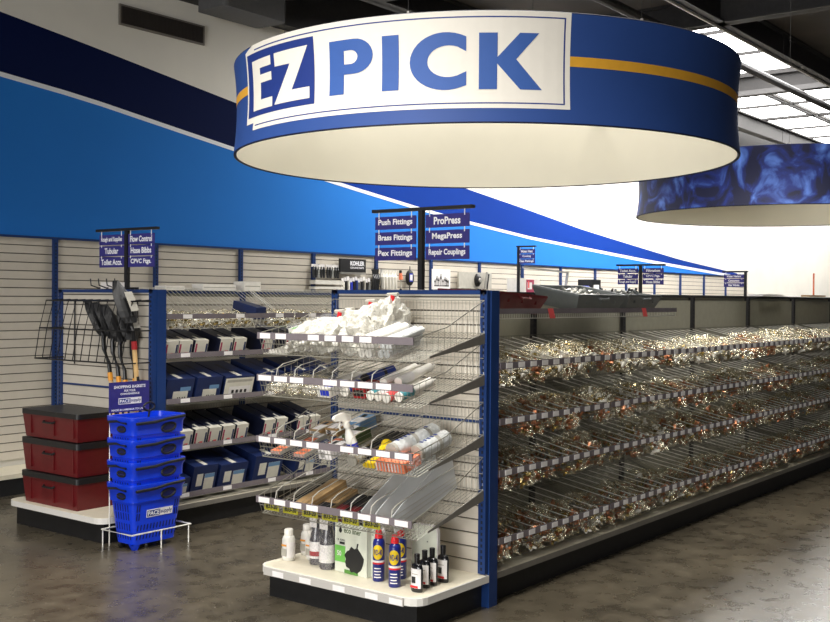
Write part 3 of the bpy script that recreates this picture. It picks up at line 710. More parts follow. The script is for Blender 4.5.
# ------------------------------------------------------------------ stack of blue roller baskets
def shopping_basket():
    t = thing('shopping_basket', 'bottom blue basket of the stack, with white logo and slotted sides', 'shopping basket', (4.94, 6.265, .04), group='nested blue shopping baskets')
    H = .43; bx, by, tx, ty = .185, .105, .220, .138
    def rr(hx, hy, r, z): 
        out = []
        for cx, cy, a0 in ((hx - r, hy - r, 0), (-hx + r, hy - r, 90), (-hx + r, -hy + r, 180), (hx - r, -hy + r, 270)):
            for j in range(4): a = math.radians(a0 + j * 30); out.append((cx + r * math.cos(a), cy + r * math.sin(a), z))
        return out
    L_ = [rr(bx, by, .035, 0), rr(tx, ty, .045, H - .13), rr(tx + .012, ty + .012, .05, H - .125), rr(tx + .016, ty + .016, .05, H - .05), rr(tx + .028, ty + .028, .055, H - .03), rr(tx + .028, ty + .028, .055, H), rr(tx + .004, ty + .004, .045, H), rr(bx - .004, by - .004, .035, .008)]
    vs = [p for R in L_ for p in R]; n = 16; fs = [tuple(range(n))[::-1], tuple(7 * n + i for i in range(n))]
    for q in range(7):
        for i in range(n): fs.append((q * n + i, q * n + (i + 1) % n, (q + 1) * n + (i + 1) % n, (q + 1) * n + i))
    m = MB(); m.add(vs, fs, 'basket')
    # slots in the lower walls, following the taper
    def wy(z): return -(by + (ty - by) * z / (H - .13)) - .0012
    def wx(z): return -(bx + (tx - bx) * z / (H - .13)) - .0012
    for z0, z1 in ((.035, .075), (.10, .14)):
        for i in range(13):
            x = -.17 + i * .0283; m.add([(x - .006, wy(z0), z0), (x + .004, wy(z0), z0), (x + .009, wy(z1), z1), (x - .001, wy(z1), z1)], [(0, 1, 2, 3)], 'bslot')
            m.add([(x - .006, -wy(z0), z0), (x + .004, -wy(z0), z0), (x + .009, -wy(z1), z1), (x - .001, -wy(z1), z1)], [(0, 1, 2, 3)], 'bslot')
    for z0, z1 in ((.175, .225), (.235, .285)):
        for x in (-.185, -.165, .150, .170): m.add([(x - .004, wy(z0), z0), (x + .006, wy(z0), z0), (x + .008, wy(z1), z1), (x - .002, wy(z1), z1)], [(0, 1, 2, 3)], 'bslot')
    for z0, z1 in ((.035, .075), (.10, .15), (.175, .225), (.235, .285)):
        for i in range(6):
            y = -.07 + i * .028; m.add([(wx(z0), y - .005, z0), (wx(z0), y + .005, z0), (wx(z1), y + .005, z1), (wx(z1), y - .005, z1)], [(0, 1, 2, 3)], 'bslot')
    m.build('basket_body', t, True)
    # logo plate on the front face (-Y)
    zc = .215; a = math.degrees(math.atan((ty - by) / (H - .13))); Tm = T_(0, wy(zc), zc, a * 1.0)
    m = MB(); m.box(-.10, .13, -.003, -.0005, -.027, .027, 'label', Tm); m.box(-.096, .018, -.0036, -.003, -.021, .021, 'navyprint', Tm)
    m.text('PACE', -.090, .012, -.016, .016, -.0042, 'signw', .03, Tm); m.text('supply', .022, .125, -.020, .018, -.0036, 'navyprint', .02, Tm); m.build('logo_plate', t)
    # black folded handle following the rim, and oval grips
    m = MB(); yb = -(ty + .030)
    m.path([(-tx + .0, yb - .002, H - .040), (-.05, yb - .003, H - .036), (.05, yb - .003, H - .022), (tx - .01, yb - .002, H - .012)], .011, 'black', 6)
    m.path([(-tx - .03, -.09, H - .04), (-tx - .031, .02, H - .03), (-tx - .03, .11, H - .04)], .009, 'black', 6); m.build('folding_handle', t)
    m = MB(); yf = -(ty + .015)
    ov = [(.075 + .062 * math.cos(q * PI / 8), yf, H - .085 + .030 * math.sin(q * PI / 8) + .006 * math.cos(q * PI / 8)) for q in range(16)]
    m.path(ov, .009, 'black', 6, closed=True)
    m.add([(p[0], yf - .001, p[2]) for p in ov], [tuple(range(16))], 'bslot')
    m.build('grip_ring', t); m = MB()
    ov = [(-tx - .015, -.02 + .045 * math.cos(q * PI / 8), H - .085 + .018 * math.sin(q * PI / 8)) for q in range(16)]
    m.path(ov, .008, 'black', 6, closed=True); m.add([(-tx - .0165, p[1], p[2]) for p in ov], [tuple(range(16))], 'bslot')
    m.build('grip_ring', t)
    for sx in (-1, 1):
        m = MB(); m.path([(sx * .17, -.012 + .06, -.018), (sx * .17, .012 + .06, -.018)], .022, 'black', 12); m.build('wheel', t)
    m = MB(); m.add([(-.20, -.10, .0), (-.13, -.10, 0), (-.15, -.095, -.04), (-.18, -.095, -.04), (-.20, -.06, .0), (-.13, -.06, 0), (-.15, -.065, -.04), (-.18, -.065, -.04)], [(0, 1, 2, 3), (4, 5, 6, 7), (0, 3, 7, 4), (1, 2, 6, 5), (3, 2, 6, 7)], 'basket')
    m.build('front_foot', t)
    return t
bk = shopping_basket()
for i, w in enumerate(('second blue basket up in the nested stack', 'third blue basket up, just below the topmost', 'topmost blue basket of the stack, open under the sign')):
    dup(bk, w, (4.94, 6.265, .04 + .158 * (i + 1)))
# raised oval handle inside the topmost one
m = MB(); m.path([(.05 * math.cos(q * PI / 8), 0, .03 * math.sin(q * PI / 8)) for q in range(16)], .008, 'black', 6, closed=True)
m.path([(0, 0, -.03), (0, .03, -.22)], .008, 'black', 6)
tag(m.build('pull_handle', loc=(4.99, 6.30, .995)), 'black oval pull handle sticking up out of the topmost blue basket', 'handle')
t = thing('basket_stand', 'white wire stand around the blue baskets, carrying a navy notice', 'stand', (4.94, 6.265, 0))
m = MB(); m.path([(-.26, -.17, .13), (.27, -.17, .13), (.27, .17, .13), (-.26, .17, .13)], .006, 'wirew', 6, closed=True)
for x, y in ((-.0, -.17), (.25, -.17), (-.25, .17), (.25, .17)): m.path([(x, y, .0), (x, y, .13)], .005, 'wirew', 6)
for x in (-.19, .14): m.path([(x, .175, 0), (x, .175, 1.17)], .005, 'wirew', 6)
m.build('wire_frame', t)
m = MB(); m.box(-.205, .150, .163, .169, .955, 1.175, 'signb'); y = .1622
m.text('SHOPPING BASKETS', -.165, .115, 1.128, 1.150, y, 'signw', .03); m.text('FOR YOUR', -.075, .025, 1.102, 1.118, y, 'signw', .03); m.text('CONVENIENCE', -.11, .06, 1.080, 1.094, y, 'signw', .03)
m.box(-.125, .078, .1620, .163, 1.012, 1.058, 'label'); m.box(-.120, -.020, .1614, .1620, 1.018, 1.052, 'navyprint')
m.text('PACE', -.114, -.026, 1.023, 1.047, .1608, 'signw', .02); m.text('supply', -.015, .073, 1.020, 1.050, .1614, 'navyprint', .02)
m.text('MADE IN AMERICA TO LAST', -.185, .115, .966, .980, y, 'signw', .03)
m.build('notice_board', t)

# ------------------------------------------------------------------ round hanging signs
def drum(name, label, cx, cy, R, z0, z1, outk, waist=.02, cables=()):
    t = thing(name, label, 'hanging sign', (cx, cy, z0)); H = z1 - z0; n = 144; nz = 8
    def rad(z): return R - waist * 4 * (z / H) * (1 - z / H)
    m = MB(); vs = []; fs = []
    for j in range(nz + 1):
        z = H * j / nz
        for i in range(n): a = 2 * PI * i / n; vs.append((rad(z) * math.cos(a), rad(z) * math.sin(a), z))
    for j in range(nz):
        for i in range(n): fs.append((j * n + i, j * n + (i + 1) % n, (j + 1) * n + (i + 1) % n, (j + 1) * n + i))
    m.add(vs, fs, outk); ow = m.build('outer_fabric', t, True)
    m = MB(); m.add([(x * (1 - .02 / R), y * (1 - .02 / R), z) for x, y, z in vs], [f[::-1] for f in fs], 'drumin'); m.build('inner_fabric', t, True)
    for z in (0, H): m = MB(); m.path([((R - .008) * math.cos(2 * PI * i / n), (R - .008) * math.sin(2 * PI * i / n), z) for i in range(n)], .008, 'drumrim', 6, closed=True); m.build('rim_hoop', t, True)
    m = MB(); m.path([(-R + .02, 0, H), (R - .02, 0, H)], .012, 'steel', 6); m.path([(0, -R + .02, H), (0, R - .02, H)], .012, 'steel', 6); m.build('cross_bar', t)
    for a in (200, 245, 20, 100):
        m = MB(); x, y = R * math.cos(math.radians(a)), R * math.sin(math.radians(a)); m.path([(x * .99, y * .99, H), (x * .93, y * .93, 5.75 - z0)], .0015, 'steel', 4)
        m.path([(x * .99, y * .99, H - .01), (x * .99, y * .99, H + .02)], .008, 'silver', 6); m.build('cable', t)
    return t, rad, R
DR = 1.6544; DZ = 2.718
dm, drad, _ = drum('round_hanging_sign', 'big round blue hanging sign lettered EZ PICK', 5.974, 4.05, DR, DZ, 3.287, 'drumblue')
def wrap(polys, k, off, name, parent=dm, texts=()):
    """polygons in (degrees round the drum, height) laid on the curved fabric"""
    bm = bmesh.new()
    for pts in polys:
        f = bm.faces.new([bm.verts.new((a, z * 100, 0)) for a, z in pts])
    bmesh.ops.triangulate(bm, faces=bm.faces[:])
    a0 = min(v.co.x for v in bm.verts); a1 = max(v.co.x for v in bm.verts); q = math.ceil(a0 / 2.5) * 2.5
    while q < a1:
        bmesh.ops.bisect_plane(bm, geom=bm.verts[:] + bm.edges[:] + bm.faces[:], plane_co=(q, 0, 0), plane_no=(1, 0, 0)); q += 2.5
    for zq in range(7, 57, 7): bmesh.ops.bisect_plane(bm, geom=bm.verts[:] + bm.edges[:] + bm.faces[:], plane_co=(0, zq, 0), plane_no=(0, 1, 0))
    vs = []; bm.verts.index_update()
    for v in bm.verts:
        a = math.radians(v.co.x); z = v.co.y / 100; r = drad(z) + off; vs.append((r * math.cos(a), r * math.sin(a), z))
    fs = [tuple(v.index for v in f.verts) for f in bm.faces]; bm.free()
    m = MB(); m.add(vs, fs, k); return m.build(name, parent)
def line(pts, w):
    return pts
L0, L1, ZT, ZB = 157.9, 230.0, .572, .071
wrap([[(L0, .115), (L0, ZB), (L1, ZB), (L1, ZT), (L0, ZT), (L0, .545), (153.7, .545), (153.9, .115)]], 'banner', .0012, 'white_panel')
def frame(a0, a1, z0, z1, w, wa):
    return [[(a0, z0), (a1, z0), (a1, z0 + w), (a0, z0 + w)], [(a0, z1 - w), (a1, z1 - w), (a1, z1), (a0, z1)], [(a1 - wa, z0), (a1, z0), (a1, z1), (a1 - wa, z1)]]
fr_ = frame(158.9, 229.0, .094, .545, .007, .28) 
wrap(fr_, 'navyprint', .0020, 'thin_border')
wrap([[(154.8, .150), (179.55, .150), (179.35, .520), (154.6, .526)]], 'navyprint', .0022, 'dark_square')
E_ = [(157.3, .478), (165.7, .478), (165.7, .425), (161.0, .425), (161.1, .386), (165.8, .386), (165.9, .338), (161.3, .338), (161.4, .240), (166.2, .240), (166.3, .183), (157.8, .183)]
Z_ = [(167.1, .479), (177.7, .479), (172.9, .251), (178.1, .251), (178.2, .186), (167.1, .186), (172.3, .400), (167.2, .404)]
wrap([E_, Z_], 'banner', .0034, 'lettering')
def arc(ca, cz, ra, rz, d0, d1, n=14): return [(ca + ra * math.cos(math.radians(d0 + (d1 - d0) * i / n)), cz + rz * math.sin(math.radians(d0 + (d1 - d0) * i / n))) for i in range(n + 1)]
Pl = []
Pl.append([(183.3, .472), (183.3, .180), (186.7, .180), (186.7, .472)])
out_ = [(186.7, .472)] + arc(189.0, .379, 4.0, .093, 90, -90) + [(186.7, .286)]
inn_ = [(186.7, .341)] + arc(188.1, .377, 1.6, .037, -90, 90) + [(186.7, .413)]
Pl.append(out_ + inn_)
Pl.append([(194.9, .468), (194.9, .177), (198.25, .177), (198.25, .468)])
co = arc(207.1, .3175, 6.75, .150, 56, 304, 26); ci = arc(207.6, .3175, 3.9, .082, 308, 52, 22)
Cc = [(210.88, .443)] + [p for p in co if p[0] < 210.7] + [(210.93, .191), (210.93, .264)] + [p for p in ci if p[0] < 210.0] + [(210.88, .367)]
Pl.append(Cc)
Pl.append([(213.2, .461), (213.2, .169), (216.5, .169), (216.5, .303), (220.7, .169), (224.7, .168), (219.95, .326), (224.1, .461), (220.6, .461), (216.55, .336), (216.55, .461)])
wrap(Pl, 'pick', .0030, 'lettering')
wrap([[(a, z) for a, z in ((230.0, .298), (320, .298), (320, .351), (230.0, .351))]], 'gold', .0012, 'gold_band')
wrap([[(a, z) for a, z in ((60.0, .303), (153.85, .303), (153.8, .355), (60, .355))]], 'gold', .0012, 'gold_band')
d2, _, _ = drum('round_hanging_sign', 'smaller-looking round hanging sign with dark blue photo print, beyond the first', 11.80, 4.0, 1.6, 2.735, 3.30, 'photo', .03)

# ------------------------------------------------------------------ aisle signs on posts
def aisle_sign(label, X, Y, ztop, zbot, cols, bw, bh, gap, arm, cat='aisle sign', lone=0, dep=.045):
    """cols = [(offset, [texts])] ; boards face -X"""
    t = thing('aisle_sign', label, cat, (X, Y, zbot), (0, 0, -90), 'aisle signs on posts'); Z = ztop - zbot
    m = MB(); m.box(-.016, .016, -.016, .016, 0, Z, 'black'); m.build('post', t)
    m = MB(); m.box(arm[0], arm[1], -.018, .018, Z - .008, Z + .012, 'black'); m.build('crossarm', t)
    for x0, txt in cols:
        for j, s in enumerate(txt):
            z1 = Z - .035 - j * (bh + gap); z0 = z1 - bh
            m = MB(); m.box(x0, x0 + bw, -.006, .0, z0, z1, 'signb')
            w = min(bw * .84, bh * .50 * len(s) * .62); xc = x0 + bw / 2
            m.text(s, xc - w / 2, xc + w / 2, z0 + bh * .22, z0 + bh * .80, -.0075, 'signw', .03)
            for q in (.1, .9): m.path([(x0 + bw * q, -.008, z1 - .012), (x0 + bw * q, -.008, z1 + (gap if j else .03))], .0035, 'signw', 5)
            m.build('sign_board', t)
    return t
aisle_sign('Nearest aisle sign on black post, listing push, brass and pex fittings and press couplings', 5.22, 3.99, 2.345, 1.852,
           [(-.365, ['Push Fittings', 'Brass Fittings', 'Pex Fittings']), (.035, ['ProPress', 'MegaPress', 'Repair Couplings'])], .325, .080, .017, (-.385, .385))
aisle_sign('Left aisle sign above the shovels, listing tubular, hose bibbs and flow control', 5.22, 6.87, 2.315, 1.40,
           [(-.345, ['Rough and Supplies', 'Tubular', 'Toilet Accs.']), (.02, ['Flow Control', 'Hose Bibbs', 'CPVC Ftgs.'])], .315, .080, .008, (-.38, .37))
aisle_sign('Far aisle sign with two columns, listing toilet accs, tubular and filtration', 11.3, 5.47, 2.20, 0,
           [(-.285, ['Toilet Accs.', 'Tubular', 'Rough and Supply']), (.03, ['Filtration', 'CPVC Ftgs.', 'Hose Bibbs'])], .255, .055, .010, (-.30, .30))
aisle_sign('Small single-column aisle sign against the blue wall, listing gas fittings', 12.7, 8.0, 2.53, 0,
           [(.0, ['Water Heat', 'Cooking', 'Gas Fittings'])], .27, .062, .008, (-.03, .28))
aisle_sign('Farthest aisle sign at the right end of the blue mural, one column of connectors', 14.2, 5.33, 2.195, 0,
           [(-.30, ['Water Heaters', 'Connectors', 'Gas Valves'])], .28, .05, .010, (-.32, .03))

# ------------------------------------------------------------------ slatted wall displays at the back
t = thing('slatwall_display', 'long beige slatted wall with blue uprights below the blue mural', 'slatwall', (0, 9.17, 0))
PX = [7.326 + 1.2205 * k for k in range(-7, 15)]
for a, c in zip(PX, PX[1:]):
    m = MB(); slatwall(m, a, c, -.0, .25, 2.345); m.build('slat_panel', t)
for a in PX:
    m = MB(); perf(m, a - .025, a + .025, -.03, .0, .2, 2.35); m.build('upright', t)
m = MB(); m.box(PX[0], PX[-1], -.02, .01, 2.345, 2.366, 'blue'); m.build('top_rail', t)
m = MB(); m.box(PX[0], PX[-1], -.45, 0, .0, .15, 'kick'); m.box(PX[0], PX[-1], -.46, 0, .15, .19, 'deck'); m.build('base_deck', t)

def wall(name, label, cat, x, z, fn, group=None, y=9.135):
    t = thing(name, label, cat, (x, y, z), group=group); fn(t); return t
def hang_strip(n, cols, w, h):
    def f(t):
        m = MB(); m.box(0, w, -.012, 0, h - .035, h, 'label'); m.path([(w / 2, .03, h), (w / 2, -.04, h)], .004, 'chrome', 5); m.build('header_card', t)
        for i in range(n):
            x = (i + .5) * w / n; m = MB(); k = cols[i % len(cols)]
            m.path([(x, -.02, h - .03), (x, -.022, h * .6), (x + .004, -.02, 0)], [.006, w / n * .42, w / n * .3], k, 6); m.build('hanging_part', t)
    return f
wall('hanging_card', 'left strip of hanging black parts beside the black KOHLER sign', 'card of parts', 9.70, 2.045, hang_strip(5, ['black', 'black', 'fitgrey'], .24, .17))
wall('hanging_card', 'right strip of hanging black parts touching the black KOHLER sign', 'card of parts', 9.96, 2.045, hang_strip(5, ['black', 'black', 'fitgrey'], .24, .17))
b = MB(); b.box(0, .50, -.03, 0, 0, .17, 'black'); b.text('KOHLER', .19, .47, .085, .145, -.0312, 'signw', .05); b.text('GENUINE PARTS', .19, .46, .045, .070, -.0312, 'signw', .02)
b.box(.0, .5, -.03, 0, -.025, -.005, 'silver'); tag(b.build('wall_sign', loc=(10.21, 9.13, 2.13)), 'black sign with white KOHLER lettering on the slatted wall', 'sign')
b = MB(); b.box(0, .52, -.10, 0, 0, .03, 'pvc'); tag(b.build('wall_shelf', loc=(9.67, 9.14, 1.905)), 'small white shelf under the hanging black parts', 'shelf')
b = MB(); b.box(0, .52, -.10, 0, 0, .05, 'pvc'); tag(b.build('parts_box', loc=(9.68, 9.135, 1.965)), 'low white box on the small wall shelf', 'box')
cols = ['pvc', 'black', 'pvc', 'bluep', 'black', 'navyprint', 'fitgrey', 'black', 'grey', 'black', 'fitgrey']
for i, k in enumerate(cols):
    t = thing('blister_pack', '%s hanging pack from the left below the black KOHLER sign' % (ORD[i].capitalize()), 'blister pack', (10.21 + i * .052, 9.09, 1.83 + .012 * (i % 3)), group='packs hanging below the black wall sign')
    m = MB(); m.box(0, .042, -.012, 0, .17, .22, 'label'); m.build('header_card', t)
    m = MB(); m.rbox(.003, .039, -.035, -.001, 0, .17, .01, k); m.build('pack_body', t)
def coil(t):
    m = MB()
    for j in range(4): m.path([(.035 * j, -.03, .30), (.035 * j + .005, -.05, .18), (.035 * j - .004, -.03, 0)], .019, 'black', 6)
    m.build('hose_bundle', t)
wall('black_hose_bundle', 'bundle of black hoses hanging left of the white hoses on the wall', 'hose', 10.85, 1.88, coil)
for i in range(5):
    m = MB(); x = 0
    m.path([(x, -.03, .25), (x - .02, -.045, .16), (x + .01, -.04, 0)], [.03, .036, .026], 'pvc', 8); m.path([(x, 0, .26), (x, -.06, .26)], .004, 'chrome', 5)
    tag(m.build('white_hose', loc=(11.05 + i * .066, 9.13, 1.92)), '%s white hanging hose from the left, on the slatted wall' % ORD[i], 'hose', 'white hoses on the slatted wall')
m = MB(); m.path([(0, -.03, .21), (0, -.04, .12)], [.022, .028], 'orangep', 8); m.path([(0, -.04, .12), (.0, -.035, .0)], .010, 'grey', 6); m.path([(0, -.03, .21), (0, -.03, .25)], .02, 'black', 8); m.path([(0, -.035, -.0), (.0, -.035, -.05)], .016, 'black', 8)
tag(m.build('hanging_tool', loc=(11.44, 9.13, 1.93)), 'orange-headed tool hanging beside the white hoses', 'tool')
m = MB(); m.lathe([(.055, 0), (.085, .01), (.085, .03), (.06, .04)], 'black', 20, T_(0, -.0, .11, 90), 1, 1.25); m.box(-.035, .035, -.045, -.04, .06, .17, 'bluep'); m.box(-.028, .028, -.047, -.045, .075, .155, 'label'); m.path([(0, -.02, .2), (0, -.02, .27)], .006, 'black', 6); m.path([(0, -.02, .02), (0, -.02, -.06)], .008, 'black', 6)
tag(m.build('gauge', loc=(11.66, 9.13, 1.97)), 'rounded black gauge with pale blue screen left of the sign post', 'gauge')
m = MB(); m.box(0, .44, -.012, 0, 0, .29, 'label')
for i, (x, h) in enumerate(((.07, .09), (.115, .14), (.16, .12), (.21, .17), (.26, .10), (.31, .13), (.35, .11), (.385, .09))):
    m.box(x - .008, x + .008, -.014, -.012, .05, .05 + h, 'ink'); m.box(x - .02, x + .016, -.0142, -.0121, .05 + h * .55, .05 + h * .8, 'ink'); m.box(x - .02, x + .02, -.0142, -.0121, .045, .06, 'ink')
tag(m.build('poster', loc=(12.20, 9.14, 1.93)), 'white poster with a row of black faucet silhouettes', 'poster')
t = thing('display_board', 'grey display board with round black fixture right of the white poster', 'display board', (12.82, 9.13, 1.95))
m = MB(); m.box(0, .86, -.03, 0, 0, .245, 'grey'); m.build('board', t)
m = MB(); m.lathe([(.0, .06), (.05, .06), (.085, .03), (.085, 0)], 'black', 24, T_(.46, -.03, .13, 90), .8, 1.15); m.lathe([(0, .07), (.03, .068), (.035, .06)], 'silver', 16, T_(.46, -.03, .13, 90)); m.build('round_fixture', t)
m = MB(); m.box(0, .03, -.09, -.06, 0, .26, 'silver', T_(.60, 0, 0, ry=12)); m.box(.05, .065, -.09, -.07, 0, .24, 'black', T_(.60, 0, 0, ry=12)); m.build('leaning_bar', t)
t = thing('printed_carton', 'white carton with pink and red print above the red tub', 'carton', (13.1, 8.15, 1.842))
m = MB(); m.box(0, .42, 0, .3, 0, .26, 'pvc'); m.build('carton_body', t)
m = MB(); m.box(.05, .26, -.002, 0, .03, .24, 'pink'); m.box(.08, .2, -.004, -.002, .10, .2, 'label'); m.box(.09, .13, -.005, -.004, .12, .22, 'redtag'); m.build('printed_label', t)
t = thing('angled_frame', 'slanted silver bar frame standing behind the red tub', 'frame', (13.7, 8.2, 1.842))
m = MB(); m.box(0, .035, 0, .03, 0, .40, 'silver', T_(.62, 0, 0, ry=18)); m.box(-.55, .75, 0, .03, .385, .41, 'silver', T_(0, 0, 0, ry=2)); m.build('bars', t)
# support shelf behind, carrying those two
def bigbox(label, x, y, z, w, d, h, k, name='carton', cat='carton'):
    m = MB(); m.box(0, w, 0, d, 0, h, k); m.box(w * .2, w * .8, -.002, 0, h * .3, h * .7, 'label'); m.box(0, w, d * .45, d * .55, h, h + .002, 'grey'); return tag(m.build(name, loc=(x, y, z)), label, cat)
bigbox('small white carton between the red and grey tubs, far behind', 14.35, 8.2, 1.842, .35, .25, .11, 'label')
bigbox('black carton far behind the large grey tub', 15.2, 8.2, 1.842, .30, .25, .28, 'black')
# row of display cabinets below the wall that these stand on
def cab(label, x0, x1):
    t = thing('gondola_shelving', label, 'shelving', (x0, 7.98, 0)); L = x1 - x0
    m = MB(); m.box(0, L, 0, .60, 0, .15, 'kick'); m.box(0, L, -.01, .62, .15, .19, 'deck'); m.build('base_deck', t)
    m = MB(); slatwall(m, 0, L, .30, .19, 1.80); m.build('back_panel', t); m = MB(); m.box(0, L, .0, .62, 1.80, 1.84, 'steel'); m.build('top_rail', t)
    for i in range(int(L / 1.4) + 1): m = MB(); perf(m, i * 1.4, i * 1.4 + .05, .26, .34, .19, 1.80); m.build('upright', t)
cab('distant shelving run before the slatted wall, mostly hidden by the long run', 12.9, 19.9)
m = MB(); m.box(0, .7, 0, .25, 0, .035, 'kraft'); tag(m.build('wooden_board', loc=(18.2, 8.15, 1.842)), 'flat wooden board on the distant shelving right of the dark grey tub', 'board')
m = MB(); m.path([(0, 0, -.01), (0, 0, .26)], .010, 'orangep', 8); m.box(-.3, .3, -.05, .05, -.02, .0, 'kraft'); tag(m.build('orange_marker', loc=(13.0, 4.05, 1.875)), 'thin orange stick on the far end of the long run', 'marker')
b = MB(); b.box(-.32, .32, -.08, .08, 0, .02, 'label'); tag(b.build('flat_carton', loc=(11.4, 4.05, 1.852)), 'flat pale packet on the top rail near the far end', 'packet')

# ------------------------------------------------------------------ goods on the end display
def EP(i, u, v, h=0):
    zb, L_ = EB[i]; fh = .125 if i < 3 else .105; zf = L_ - fh; dr = zb - zf
    return (GX - .035 - v, GB - .015 - u, zb - dr * v / (EDEP - .04) + h)
def ES(i):
    zb, L_ = EB[i]; fh = .125 if i < 3 else .105; return math.degrees(math.atan((zb - (L_ - fh)) / (EDEP - .04)))
def eplace(t, i, u, v, h=0, yaw=0, tilt=None):
    t.location = EP(i, u, v, h); t.rotation_euler = [math.radians(ES(i) if tilt is None else tilt), 0, math.radians(-90 + yaw)]
GE = ['goods in the top end basket', 'goods in the second end basket', 'goods in the third end basket', 'goods in the lowest end basket']
def packet(label, i, u, v, w, d, h, k, marks=(), yaw=0, hh=0.006, name='packet', cat='packet', film=None, tilt=None):
    t = thing(name, label, cat, group=GE[i]); m = MB(); m.rbox(-w / 2, w / 2, -d, 0, 0, h, min(w, d) * .08, k); m.build('packet_body', t)
    if marks:
        m = MB()
        for (a, b_, c, e, kk) in marks: m.box(-w / 2 + a * w, -w / 2 + b_ * w, -d + c * d, -d + e * d, h, h + .0015, kk); 
        for (a, b_, c, e, kk) in marks: m.box(-w / 2 + a * w, -w / 2 + b_ * w, -d - .0015, -d, h * .2, h * .8, kk)
        m.build('printed_label', t)
    if film: m = MB(); m.rbox(-w / 2 - .006, w / 2 + .006, -d - .006, .02, h + .002, h + .016, .01, 'filmc'); m.build('clear_cover', t)
    eplace(t, i, u, max(.02, min(v - d / 2, .60 - d)), hh, yaw, tilt); return t
packet('flat green and white packet with black item, leftmost in the top end basket', 0, .12, .28, .17, .33, .10, 'pvc', ((.1, .9, .0, .40, 'green'), (.15, .75, .42, .55, 'black')), 0, .006, film=1)
# milky bags with red caps
def capbag(label, u, v, sx, sy, sz, seed, cap=True, i=0, h=.004, tubes=6, kk='filmw'):
    rg = random.Random(seed); t = thing('bag_of_white_parts', label, 'bag', group=GE[i]); m = MB()
    for q in range(tubes):
        x = (-.5 + (q % 3) / 2) * sx * 1.1; z = .02 + (q // 3) * sz * .8; m.path([(x, -sy * .8, z + .01), (x, sy * .7, z + .01)], min(.022, sz * .45), 'pvc', 10)
    m.build('white_parts', t)
    m = MB(); crumple(m, rg, sx, sy, sz, kk, .40, 4); m.build('bag_film', t)
    if cap:
        m = MB(); z_ = sz * 1.75; m.path([(0, sy * .45, z_), (.012, sy * .5, z_ + .055)], .014, 'wdred', 8); m.path([(-.03, sy * .55, z_ + .055), (.05, sy * .5, z_ + .062)], .012, 'grey', 6); m.build('red_cap', t)
    eplace(t, 0 if i is None else i, u, v, h, rg.uniform(-8, 8)); return t
capbag('milky bag of white parts right of the green packet, top end basket', .255, .44, .055, .16, .075, 1, False)
capbag('milky bag with red cap, second bag from the green packet', .36, .40, .055, .17, .075, 2, True)
capbag('milky bag with red cap beside the pile of white bags', .46, .42, .055, .16, .085, 3, True)
capbag('big milky bag with red cap at the middle of the top end basket', .57, .36, .075, .19, .105, 4, True)
capbag('tallest milky bag with red cap at the top of the white pile', .66, .25, .08, .17, .115, 5, True)
capbag('milky bag with cloudy folds lying at the front of the white pile', .66, .48, .07, .12, .10, 6, False)
def tubebundle(label, u, v, n, seed, i=0, L=.30, r=.019, k='pvc', h=.006, rows=2, band=None, yaw=0, tilt=None):
    t = thing('tube_bundle', label, 'tubes', group=GE[i]); c = 0
    for q in range(n):
        m = MB(); row = q % rows; x = (q // rows) * r * 2.05 + row * r; z = r + row * r * 1.75
        m.path([(x, -L * .5, z), (x, L * .5, z)], r, k, 12); m.path([(x, L * .5, z), (x, L * .5 + .02, z)], r * .5, k, 8)
        if band: m.path([(x, -L * .28, z), (x, L * .1, z)], r + .0006, band, 12)
        m.build('tube', t)
    m = MB(); w = (n / rows) * r * 2.05; m.rbox(-r * 1.3, w + r * .6, -L * .53, L * .53, .0, r * (2.2 + 1.75 * (rows - 1)), .03, 'filmc'); m.build('clear_wrap', t)
    eplace(t, i, u, v, h, yaw, tilt); return t
tubebundle('wrapped bundle of white tubes, left of the last bundle in the top end basket', .77, .47, 6, 1, 0, .30, .024, 'pvc', .006, 3)
tubebundle('wrapped bundle of white tubes, rightmost in the top end basket', .90, .47, 6, 2, 0, .28, .021, 'rollw', .006, 3)
# second basket
for j, (u, sd) in enumerate(((.07, 21), (.20, 22), (.33, 23))):
    capbag('small clear bag of metal parts, %s from the left in the second end basket' % ORD[j], u, .50, .055, .10, .042, sd, False, 1, .004, 3, 'film')
packet('flat white and blue packet lying in the second end basket', 1, .46, .52, .10, .34, .055, 'pvc', ((.3, .95, .1, .5, 'bluep'),))
def roll(label, i, u, v, r, L, k, endk, h, yaw=0, name='roll', cat='roll', txt=False, tilt=None, lift=0):
    t = thing(name, label, cat, group=GE[i]); m = MB(); m.path([(0, -L / 2, r), (0, L / 2, r)], r, k, 18); m.build('roll_body', t, True)
    m = MB(); m.path([(0, -L / 2 - .002, r), (0, -L / 2 + .02, r)], r * 1.01, endk, 18); m.build('end_cap', t, True); m = MB(); m.path([(0, L * .1, r), (0, L * .2, r)], r * 1.008, endk, 18); m.build('band', t, True)
    if txt:
        m = MB(); 
        for q in range(5): m.box(-.012, .012, -L * .3 + q * .03, -L * .3 + q * .03 + .014, 2 * r - .001, 2 * r + .001, 'navyprint')
        m.build('printed_label', t)
    eplace(t, i, u, v, h, yaw, tilt); return t
roll('bright blue bottle lying left of the dark blue roll, second end basket', 1, .56, .42, .028, .26, 'bluep', 'pvc', .006, 10, 'lying_bottle', 'bottle')
roll('dark blue roll behind the bright blue bottle, second end basket', 1, .62, .28, .034, .22, 'navyprint', 'black', .02, -12)
packet('dark red packet in the middle of the second end basket', 1, .70, .48, .09, .16, .06, 'redc', ((.1, .9, .1, .4, 'black'),))
